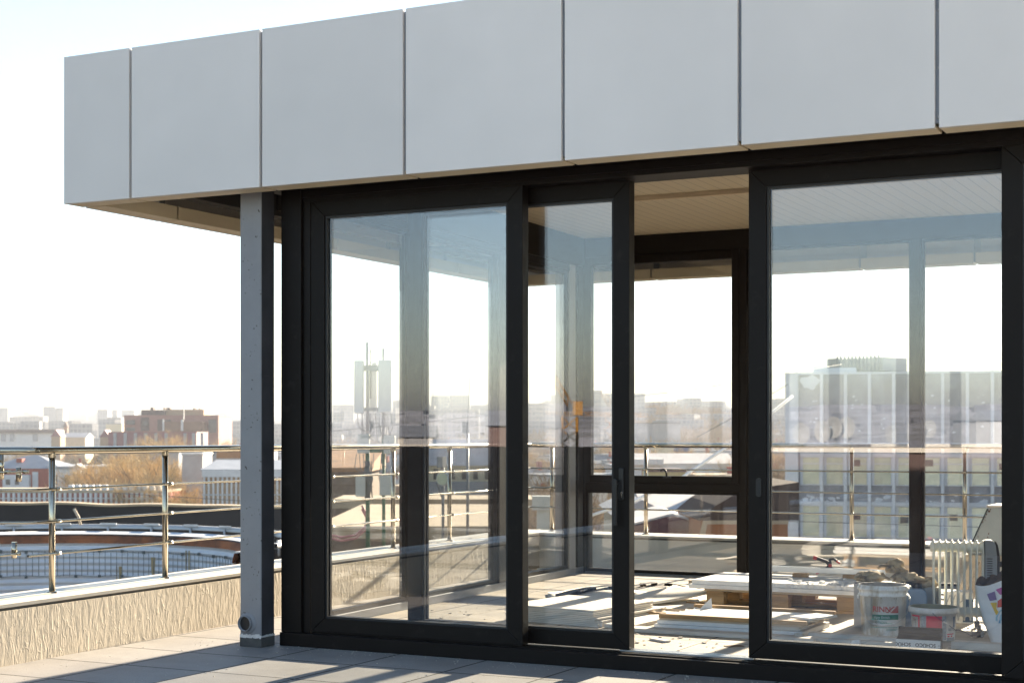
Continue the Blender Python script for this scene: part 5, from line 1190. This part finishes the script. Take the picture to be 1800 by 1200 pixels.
# tall whip antenna with its guy
dd = at(822, VH, 38); t = thing("whip_antenna", "very thin leaning whip antenna reaching up to the roof edge", "antenna", (dd.x, dd.y, zat(945, 38)), TH); z0_ = t.location.z
bm = BM(); tube(bm, [(0, 0, 0), (0, 0, zat(762, 38) - z0_)], .035, 8); part("stub_mast", bm, M['mast'], t)
bm = BM(); tube(bm, [((821 - 822) / F * 38, 0, zat(762, 38) - z0_), ((827 - 822) / F * 38, 0, zat(640, 38) - z0_), ((840 - 822) / F * 38, 0, zat(480, 38) - z0_)], .013, 6, True, .007); part("whip", bm, M['mast'], t)
# grey metal cabinet posts seen by the corner post
bld("green_cabinet", "pale green metal cabinet on the neighbouring roof", "cabinet", 944, 966, 896, 40, .5, 'boxgrey', 'flat', 1, 'boxgrey', zb=-6)

# --- through the opening: roofs from near to far
t, w_, h, D = bld("maroon_gable_house", "house with a broad maroon corrugated gable wall below the open doorway", "house", 1116, 1250, 924, 62, 7, 'maroon', 'none', .5, 'whiteroof', zb=-9)
bm = BM(); prism(bm, [(0, h + .002), (w_, h - .12), (w_ * .5, h + .42)], 'y', .0, .25); part("gable", bm, M['maroon'], t)
bm = BM(); prism(bm, [(-.2, h + .0), (w_ * .5, h + .425), (w_ * .5, h + .50), (-.2, h + .07)], 'y', .06, 7); prism(bm, [(w_ * .5 + .001, h + .425), (w_ + .2, h - .13), (w_ + .2, h - .06), (w_ * .5 + .001, h + .50)], 'y', .06, 7); part("roof", bm, M['whiteroof'], t)
t, w_, h, D = bld("orange_gable_house", "dark brown mansard roof with an orange timber gable beside the maroon gable", "house", 1232, 1385, 914, 58, 8, 'orangewood', 'none', 1, 'brownroof', zb=-9)
bm = BM(); prism(bm, [(-.12, h + .002), (w_ + .4, h + .002), (w_ + .4, h + 1.4), (1.5, h + 1.1), (.55, h + .55)], 'y', -.05, 8); part("mansard_roof", bm, M['brownroof'], t)
bm = BM(); prism(bm, [(-.30, h - 1.4), (-.02, h - 1.4), (.22, h - .14), (w_, h - .14), (w_, h - .0), (.08, h - .0)], 'y', -.12, -.003); part("fascia_board", bm, M['sandroof'], t)
t, w_, h, D = bld("cream_house", "cream house with pale roof peeping over the maroon gable", "house", 1085, 1172, 905, 82, 12, 'cream', 'gable_y', .8, 'whiteroof', zb=-10)
t, w_, h, D = bld("white_roof_house", "low house with a long pale metal roof and small chimney beyond the maroon gable", "house", 1140, 1268, 896, 95, 14, 'plaster_white', 'gable', 1.0, 'whiteroof', zb=-10); bits(t, "chimney", 'plaster_white', [(1225, 1229, 880, 893)], D, h, 896, 1140, 3, 4); bits(t, "dormer", 'greyroof', [(1252, 1274, 882, 896)], D, h, 896, 1140, 2, 5)
t, w_, h, D = bld("orange_apartment_house", "apartment house with orange and red balcony panels among yellow trees", "house", 1080, 1290, 858, 190, 14, 'tan', 'flat', 1, 'greyroof'); bits(t, "balcony_panel", 'brick', [(1144, 1160, 872, 886), (1173, 1182, 876, 889), (1263, 1272, 866, 878)], D, h, 858, 1080, -1.0); bits(t, "window", 'pane', [(1147, 1158, 862, 871), (1173, 1182, 864, 874), (1172, 1182, 890, 900)], D, h, 858, 1080); bits(t, "pale_panel", 'plaster_white', [(1186, 1290, 862, 910)], D, h, 858, 1080, -.4)
t, w_, h, D = bld("ochre_house", "ochre yellow house just above the window transom", "house", 1140, 1205, 829, 250, 12, 'ochre', 'flat', 1, 'maroon')
t, w_, h, D = bld("pale_barrel_hall", "long hall with a shiny pale barrel roof behind the ochre house", "hall", 1110, 1290, 814, 330, 22, 'plaster_white', 'gable', 2.0, 'whiteroof'); bits(t, "dormer", 'plaster_white', [(1112, 1165, 806, 816)], D, h, 814, 1110, -2, 4)
t, w_, h, D = bld("dark_flat_block", "dark grey flat-roofed block with bright lamps at the foot of the wooded hill", "block", 1120, 1196, 744, 900, 30, 'plaster_grey', 'flat', 1, 'darkbrown'); bits(t, "roof_plant", 'mast', [(1150, 1186, 739, 743.5)], D, h, 744, 1120, 5, 12)
bld("domed_kiosk", "small house with a dark violet roof above the barrel-roofed hall", "house", 1192, 1212, 793, 420, 10, 'tan', 'gable', 2.0, 'navy'); bld("tan_block", "pale tan block below the railing in the open doorway", "block", 1150, 1192, 786, 520, 12, 'cream', 'flat', 1, 'roof')
for i, (u0, u1, vt, D, mt, lb) in enumerate(((1098, 1134, 692, 1350, 'tower', "grey high-rise with an overhanging top at the left of the wooded hill"), (1134, 1168, 707, 1500, 'tower2', "first slab of the long pale row on the hill"), (1168, 1190, 706, 1520, 'tower2', "second slab of the long pale row on the hill"), (1188, 1206, 706, 1500, 'tower2', "third slab of the long pale row on the hill"), (1205, 1233, 700, 1450, 'tower', "tallest block in the middle of the hilltop row"), (1234, 1276, 705.5, 1500, 'tower2', "last long block at the end of the hilltop row"), (1276, 1296, 718, 1420, 'tower', "lower dark block stepping down from the hilltop row"),
        (1352, 1366, 704, 1500, 'tower', "hazy block beside the grey office slab"), (1366, 1382, 701, 1450, 'tower2', "hazy block touching the corner of the grey office slab"), (758, 790, 696, 1500, 'tower2', "left half of the twin-topped pale block behind the whip antenna"), (790, 826, 695, 1510, 'tower2', "right half of the twin-topped pale block behind the whip antenna"), (826, 862, 715, 1550, 'midrise', "long low block on the ridge right of the twin-topped block"), (585, 622, 712, 1600, 'midrise', "hazy ridge block behind the panel antennas"), (690, 706, 704, 1400, 'tower', "hazy dark block beside the mullion right of the antennas"), (930, 952, 710, 1500, 'tower2', "hazy ridge block seen through the narrow sliding door"), (1056, 1082, 692, 1450, 'tower2', "pale hilltop slab seen beside the narrow door's edge"))):
    bld("hilltop_block", lb, "block", u0, u1, vt, D, 26, mt, 'flat', 1, 'roof')
# white pole leaning in front of the far roofs
bm = BM(); tube(bm, [at(u, v, D) for u, v, D in ((1040, 905, 24), (1113, 881, 24.2), (1200, 838, 24.6), (1300, 770, 25.2), (1393, 696, 26))], .024, 8); o = part("leaning_pole", bm, M['white']); tag(o, "thin white pole slanting up across the view beyond the rear railing", "pole")
# overhead wires
def wire(label, pts, r=.02):
    bm = BM(); tube(bm, [at(*p_) for p_ in pts], r, 5); o = part("overhead_wire", bm, M['mesh_wire']); tag(o, label, "wire")
wire("thin overhead wire rising across the sky in the open doorway", [(1080, 700, 70), (1200, 687, 72), (1320, 668, 74), (1480, 640, 78)], .012)
wire("overhead wire dropping towards the wooded hill", [(1225, 768, 70), (1290, 733, 66), (1385, 675, 60)], .014)
wire("overhead wire crossing in front of the twin-topped block", [(560, 760, 80), (760, 740, 80), (900, 725, 80)], .02)
wire("dark cable strung across the lower windows of the office slab", [(1370, 915, 60), (1500, 919, 60), (1700, 925, 60), (1800, 930, 60)], .014)
wire("slack wire from the grey tower towards the striped factory", [(200, 866, 150), (300, 872, 150), (430, 880, 150), (520, 884, 150)], .03)

# --- scattered lower town: one house of each kind, then copies
random.seed(31)
def proto(name, label, group, wall, roof, roofm, rise, w_, d_, h_):
    t = thing(name, label, "house", (0, 0, -200), 0, group)
    bm = BM(); box(bm, 0, w_, 0, d_, 0, h_); part("wall", bm, M[wall], t)
    bm = BM()
    if roof == 'gable': prism(bm, [(-.4, h_ - .1), (d_ + .4, h_ - .1), (d_ / 2, h_ + rise)], 'x', -.4, w_ + .4)
    else: box(bm, -.2, w_ + .2, -.2, d_ + .2, h_ + .002, h_ + .4)
    rf = part("roof", bm, M[roofm], t)
    bm = BM(); box(bm, w_ * .3, w_ * .3 + .8, d_ * .4, d_ * .4 + .8, h_, h_ + rise + 1.2); part("chimney", bm, M['brick'], rf)
    for k in range(int(w_ / 3)):
        bm = BM(); box(bm, 1 + k * 3, 2.2 + k * 3, -.06, -.003, h_ - 2.4, h_ - .9); part("window", bm, M['pane'], t)
    return t
PR = [proto("town_house", "plain white-walled house with a pale gabled roof in the lower town", "white gabled houses in the lower town", 'plaster_white', 'gable', 'whiteroof', 2.4, 11, 9, 6.5), proto("town_house", "cream house with a dark brown gabled roof in the lower town", "cream brown-roofed houses in the lower town", 'cream', 'gable', 'brownroof', 2.8, 10, 8, 6), proto("town_house", "red brick house with a grey gabled roof in the lower town", "brick grey-roofed houses in the lower town", 'brick', 'gable', 'greyroof', 2.6, 12, 9, 7),
      proto("town_block", "flat-roofed pale grey block in the lower town", "pale flat blocks in the lower town", 'plaster_white', 'flat', 'greyroof', .3, 20, 12, 10), proto("town_block", "flat-roofed tan block in the lower town", "tan flat blocks in the lower town", 'tan', 'flat', 'sandroof', .3, 17, 11, 9)]
used = [0] * len(PR)
zones = [(0, 430), (0, 430), (582, 900), (582, 900), (930, 975), (1045, 1080), (1113, 1290), (1113, 1290), (1352, 1380)]
for k in range(250):
    za = zones[k % len(zones)]; u = random.uniform(za[0] - 10, za[1]); D = 260 * (1250 / 260) ** random.random(); i = random.randrange(len(PR))
    if 150 < u < 400 and D < 640 and u > 185: D = random.uniform(700, 1300)
    q = at(u, VH, D); o = PR[i] if not used[i] else copy_tree(PR[i]); used[i] = 1
    o.location = (q.x, q.y, H(q.x, q.y) - .8 - random.uniform(0, 2)); o.rotation_euler = (0, 0, TH + random.uniform(-.7, .7)); s = random.uniform(.8, 1.25); o.scale = (s * random.uniform(.8, 1.3), s, s)
# far town as one mass
bm = BM(); random.seed(77)
for k in range(2600):
    u = random.uniform(-250, 2050); D = 1050 * (5200 / 1050) ** random.random(); q = at(u, VH, D); s = random.uniform(6, 16); hh = random.choice((6, 8, 10, 14, 18, 26)) * random.uniform(.7, 1.1)
    if D < 2000 and 1060 < u < 1390: hh *= .5
    box(bm, -s, s, -s * .5, s * .5, -2, hh, Matrix.Translation((q.x, q.y, H(q.x, q.y))) @ Matrix.Rotation(TH + random.choice((0, .3, -.4, .9)), 4, 'Z'))
kind(part("far_town", bm, M['far_town']), 'stuff')

# ------------------------------------------------------------------ trees
def grow(bm, p_, d, L, r, lvl, tips):
    n = 3; pts = [p_]; q = p_.copy(); dd = d.copy()
    for k in range(n):
        dd = (dd + Vector((random.uniform(-.18, .18), random.uniform(-.18, .18), random.uniform(-.02, .14)))).normalized(); q = q + dd * L / n; pts.append(q.copy())
    tube(bm, pts, r, 5, False, r * .6)
    if lvl == 0: tips.append((pts[-1], dd)); return
    for k in range(random.randint(3, 4)):
        b = pts[random.choice((2, 3, 3))]; a = random.uniform(0, 6.28); s = random.uniform(.35, .85)
        side = dd.cross(Vector((math.cos(a), math.sin(a), .3))).normalized()
        grow(bm, b, (dd * (1 - s * .5) + side * s).normalized(), L * random.uniform(.6, .8), r * .55, lvl - 1, tips); tips.append((b, dd))
def tree_proto(name, label, group, height, m, seed, dense=17, leaf=False):
    random.seed(seed); t = thing(name, label, "tree", (0, 0, -200), 0, group); tips = []
    bm = BM(); tube(bm, [(0, 0, 0), (.05, .03, height * .14), (.0, .1, height * .30)], height * .022, 7, True, height * .016); part("trunk", bm, M['bark'], t)
    bm = BM()
    for k in range(5):
        a = k * 1.256 + random.uniform(-.4, .4); grow(bm, Vector((0, .1, height * random.uniform(.2, .30))), Vector((math.cos(a) * .5, math.sin(a) * .5, 1)).normalized(), height * random.uniform(.24, .32), height * .010, 2, tips)
    part("limbs", bm, M['bark'], t)
    bm = BM()
    for (q, d) in tips:
        for k in range(dense):
            v = (d + Vector((random.uniform(-1, 1), random.uniform(-1, 1), random.uniform(-.5, .9)))).normalized(); L = height * random.uniform(.06, .17); b = q + Vector((random.uniform(-1, 1), random.uniform(-1, 1), random.uniform(-1, 1))) * height * .035
            s = v.cross(Vector((random.uniform(-1, 1), random.uniform(-1, 1), 1))).normalized() * height * (.0018 if not leaf else .006)
            c2 = b + v * L + Vector((0, 0, -L * .1))
            bm.faces.new([bm.verts.new(x) for x in (b - s, b + s, c2)])
            if leaf: e = b + v * L * .5; bm.faces.new([bm.verts.new(x) for x in (e - s * 2, e + s * 2 + Vector((0, 0, s.length)), e + v * L * .35)])
    part("crown", bm, M[m], t); return t
TP = [tree_proto("bare_tree", "leafless tree with a haze of fine tan twigs in the town below", "bare tan trees in the town below", 11, 'twig', 1), tree_proto("bare_tree", "leafless tree with a haze of fine tan twigs in the town below", "bare tan trees in the town below", 12, 'twig', 2), tree_proto("bare_tree", "leafless grey-brown tree in the town below", "bare grey-brown trees in the town below", 12, 'twig2', 3), tree_proto("yellow_tree", "small tree with yellow autumn leaves in the town below", "yellow trees in the town below", 8, 'autumn', 4, 16, True)]
ut = [0] * 4
def plant(i, u, D, s=1.0, top=None):
    q = at(u, VH, D); o = TP[i] if not ut[i] else copy_tree(TP[i]); ut[i] = 1; z = H(q.x, q.y) - .4
    if top is not None:
        hgt = zat(top, D) - z; s = hgt / (11, 12, 12, 8)[i] * 1.02
    o.location = (q.x, q.y, z); o.rotation_euler = (0, 0, random.uniform(0, 6.28)); o.scale = (s * random.uniform(.8, 1.05), s * random.uniform(.8, 1.05), s)
random.seed(12)
for u, D, tp in ((118, 262, 836), (135, 275, 806), (150, 270, 822), (165, 280, 808), (182, 265, 800), (198, 285, 795), (212, 262, 806), (226, 280, 800), (240, 258, 790), (252, 275, 796), (263, 262, 806), (276, 250, 818), (290, 262, 826), (305, 245, 830), (318, 240, 846), (98, 330, 838), (60, 360, 800), (335, 238, 852), (346, 228, 862), (300, 232, 856), (268, 232, 860), (205, 300, 788), (232, 310, 786), (256, 300, 787), (280, 290, 795), (312, 300, 800), (330, 295, 812), (190, 240, 838), (220, 236, 842), (246, 238, 830), (286, 236, 838)): plant(random.randrange(2), u, D, top=tp)
for u, D, tp in ((262, 480, 759), (285, 470, 756), (303, 490, 758), (375, 470, 768), (392, 480, 772), (410, 470, 770)): plant(random.randrange(2), u, D, top=tp)
for u, D, tp in ((1122, 430, 778), (1140, 400, 782), (1162, 360, 800), (1185, 380, 790), (1208, 370, 786), (1225, 360, 780), (1240, 350, 782), (1258, 340, 790), (1275, 350, 795), (1290, 330, 800), (1218, 255, 820), (1240, 250, 825), (1265, 245, 822), (1285, 250, 828), (1100, 160, 850), (1118, 165, 858), (1356, 260, 790), (1372, 280, 800)): plant(random.choice((0, 1, 2)), u, D, top=tp)
for u, D, tp in ((1200, 160, 878), (1215, 155, 872), (1250, 160, 868), (1262, 155, 874), (1185, 165, 884)): plant(3, u, D, top=tp)
for u, D, tp in ((940, 130, 800), (955, 140, 815), (968, 120, 830), (698, 70, 868), (712, 66, 850), (600, 160, 790), (760, 60, 905), (775, 62, 880)): plant(2, u, D, top=tp)
plant(3, 832, 58, top=856)
for k in range(130):
    za = zones[k % len(zones)]; plant(random.choice((0, 1, 2, 2)), random.uniform(*za), random.uniform(330, 1000), random.uniform(.7, 1.2))
# wooded hill as one mass of twigs
random.seed(19); bm = BM()
for k in range(2600):
    u = random.choice((random.uniform(1080, 1400), random.uniform(1100, 1300), random.uniform(560, 960))); D = random.uniform(850, 1480); q = at(u, VH, D); z = H(q.x, q.y); hh = random.uniform(6, 13)
    for j in range(14):
        v = Vector((random.gauss(0, .5), random.gauss(0, .5), random.uniform(.2, 1))).normalized(); b = Vector((q.x, q.y, z)) + Vector((random.gauss(0, 1.6), random.gauss(0, 1.6), hh * random.uniform(.1, .7))); s = Vector((RV.x, RV.y, random.uniform(-.4, .4))) * .45
        bm.faces.new([bm.verts.new(x) for x in (b - s, b + s, b + v * hh * .5)])
kind(part("wooded_hillside", bm, M['twig2']), 'stuff')

# ------------------------------------------------------------------ behind the camera: what the panes mirror
def mir(u, v, D, pl=8.85):
    q = at(u, v, D); return Vector((q.x, 2 * pl - q.y, q.z))
bm = BM(); box(bm, -60, -8.2, -9.2, -8.8, G, 1.2); o = part("reflection_dark_wall", bm, M['shade_black']); tag(o, "unseen black wall added behind the camera to darken the lower reflections", "wall")  # unseen wall, coloured black to keep the lower reflections dark
t = thing("screen_wall", "waist-high brown wall with a pale coping closing the terrace behind the camera", "wall", (-2, -1.2, 0))
bm = BM(); box(bm, -7.3, 6.0, -1.5, -1.2, .002, 1.20); part("wall_face", bm, M['darkbrown'], t, True)
bm = BM(); box(bm, -7.35, 6.05, -1.56, -1.14, 1.2003, 1.26); part("coping", bm, M['coping'], t, True, .004)
t = thing("neighbour_roof", "pale flat roof with satellite dishes on the far side of the terrace", "roof", (4, -22, G))
bm = BM(); box(bm, -5.5, 30, -14, 12, 0, .55 - G); part("wall", bm, M['plaster_white'], t); bm = BM(); box(bm, -5.6, 30.1, -14.1, 12.1, .5503 - G, .75 - G); part("roof", bm, M['roof'], t); bm = BM(); box(bm, -5.6, 30.1, 11.7, 12.15, .7503 - G, .92 - G); part("roof_edge", bm, M['whiteroof'], t)
random.seed(3)
for u, v in ((1410, 762), (1450, 758), (1468, 751), (1493, 751)):
    q = mir(u, v, 42, 8.95); t = thing("satellite_dish", "white satellite dish on the pale roof behind the camera", "satellite dish", (q.x, q.y, .752), R(random.uniform(-20, 20)) + R(0), "satellite dishes on the pale roof"); hz = max(.3, q.z - .75)
    bm = BM(); lathe(bm, [(.001, .08), (.18, .10), (.28, .18), (.29, .18), (.15, .08), (.001, .06)], seg=24, sx=.78); bmesh.ops.rotate(bm, verts=bm.verts, cent=(0, 0, 0), matrix=Matrix.Rotation(R(-90), 3, 'X')); bmesh.ops.translate(bm, verts=bm.verts, vec=(0, 0, hz)); part("dish", bm, M['dishgrey'], t)
    bm = BM(); tube(bm, [(0, -.05, 0), (0, -.05, hz)], .03, 6); part("pole", bm, M['mast'], t)
# tower crane
cp = mir(1000, VH, 150); t = thing("tower_crane", "yellow tower crane mirrored in the narrow sliding door", "crane", (cp.x, cp.y, G), -TH); hm = zat(733, 150) - G
def lattice(bm, a, b, wd, n, r):
    a, b = Vector(a), Vector(b); d = (b - a).normalized(); s = d.cross(Vector((0, 1, 0))).normalized() * wd; y = Vector((0, wd, 0)); cs = [s + y, -s + y, -s - y, s - y]
    for c_ in cs: tube(bm, [a + c_, b + c_], r, 4)
    for k in range(n):
        p0 = a + (b - a) * k / n; p1 = a + (b - a) * (k + 1) / n
        for i in range(4): tube(bm, [p0 + cs[i], p1 + cs[(i + 1) % 4]], r * .7, 3)
bm = BM(); lattice(bm, (0, 0, 0), (0, 0, hm), .7, 16, .12); part("tower", bm, M['crane'], t)
bm = BM(); lattice(bm, (.0, 0, hm + 1.2), (-3.5, 0, hm + 7), .25, 9, .08); part("jib", bm, M['crane'], t)
bm = BM(); lattice(bm, (-4.5, 0, hm + .3), (7, 0, hm + .3), .16, 12, .03); part("counter_jib", bm, M['crane'], t)
bm = BM(); box(bm, .3, 1.2, -.5, .5, hm + .2, hm + 1.5); part("cab", bm, M['crane'], t)
# skyline and hill mirrored in the panes
bm = BM(); random.seed(55)
for k in range(420):
    u = random.uniform(450, 1850); D = 180 * (1500 / 180) ** random.random(); q = mir(u, VH, D); s = random.uniform(4, 12) * (1 + D / 900); hh = random.choice((5, 7, 9, 12, 15)) * random.uniform(.8, 1.15) + max(0, D - 250) * .012
    box(bm, -s, s, -s * .5, s * .5, -2, hh, Matrix.Translation((q.x, q.y, min(H(q.x, q.y), G + D * .012))) @ Matrix.Rotation(-TH + random.uniform(-.4, .4), 4, 'Z'))
kind(part("mirrored_town", bm, M['behind_town']), 'stuff')
for u0, u1, vt, D, wl, lb in ((858, 898, 748, 120, 'darkbrown', "dark brown house mirrored in the wide sliding door"), (1715, 1790, 738, 170, 'plaster_grey', "banded block mirrored at the far end of the right-hand door"), (700, 760, 768, 160, 'midrise', "pale house mirrored behind the door stile"), (930, 980, 752, 140, 'midrise', "mid-rise block mirrored left of the crane")):
    q0, q1 = mir(u0, VH, D), mir(u1, VH, D); zt_ = zat(vt, D); t = thing("mirrored_house", lb, "house", (q0.x, q0.y, G), math.atan2(q1.y - q0.y, q1.x - q0.x)); w_ = (q1 - q0).length
    bm = BM(); box(bm, 0, w_, -9, 0, 0, zt_ - G); part("wall", bm, M[wl], t); bm = BM(); prism(bm, [(-9.4, zt_ - G), (.4, zt_ - G), (-4.5, zt_ - G + 1.2)], 'x', -.3, w_ + .3); part("roof", bm, M['greyroof'], t)

# ------------------------------------------------------------------ air over the town
bm = BM(); box(bm, -8200, 8200, -8200, 8200, G - 6, 118)
hz_o = part("haze", bm, None); kind(hz_o, 'stuff')
hm_ = bpy.data.materials.new("haze_air"); hm_.use_nodes = True; N = hm_.node_tree; N.nodes.clear()
ou = N.nodes.new("ShaderNodeOutputMaterial"); pv = N.nodes.new("ShaderNodeVolumePrincipled")
pv.inputs["Color"].default_value = (.45, .475, .52, 1); pv.inputs["Density"].default_value = .00032; pv.inputs["Anisotropy"].default_value = .15
N.links.new(pv.outputs[0], ou.inputs["Volume"]); hz_o.data.materials.append(hm_)
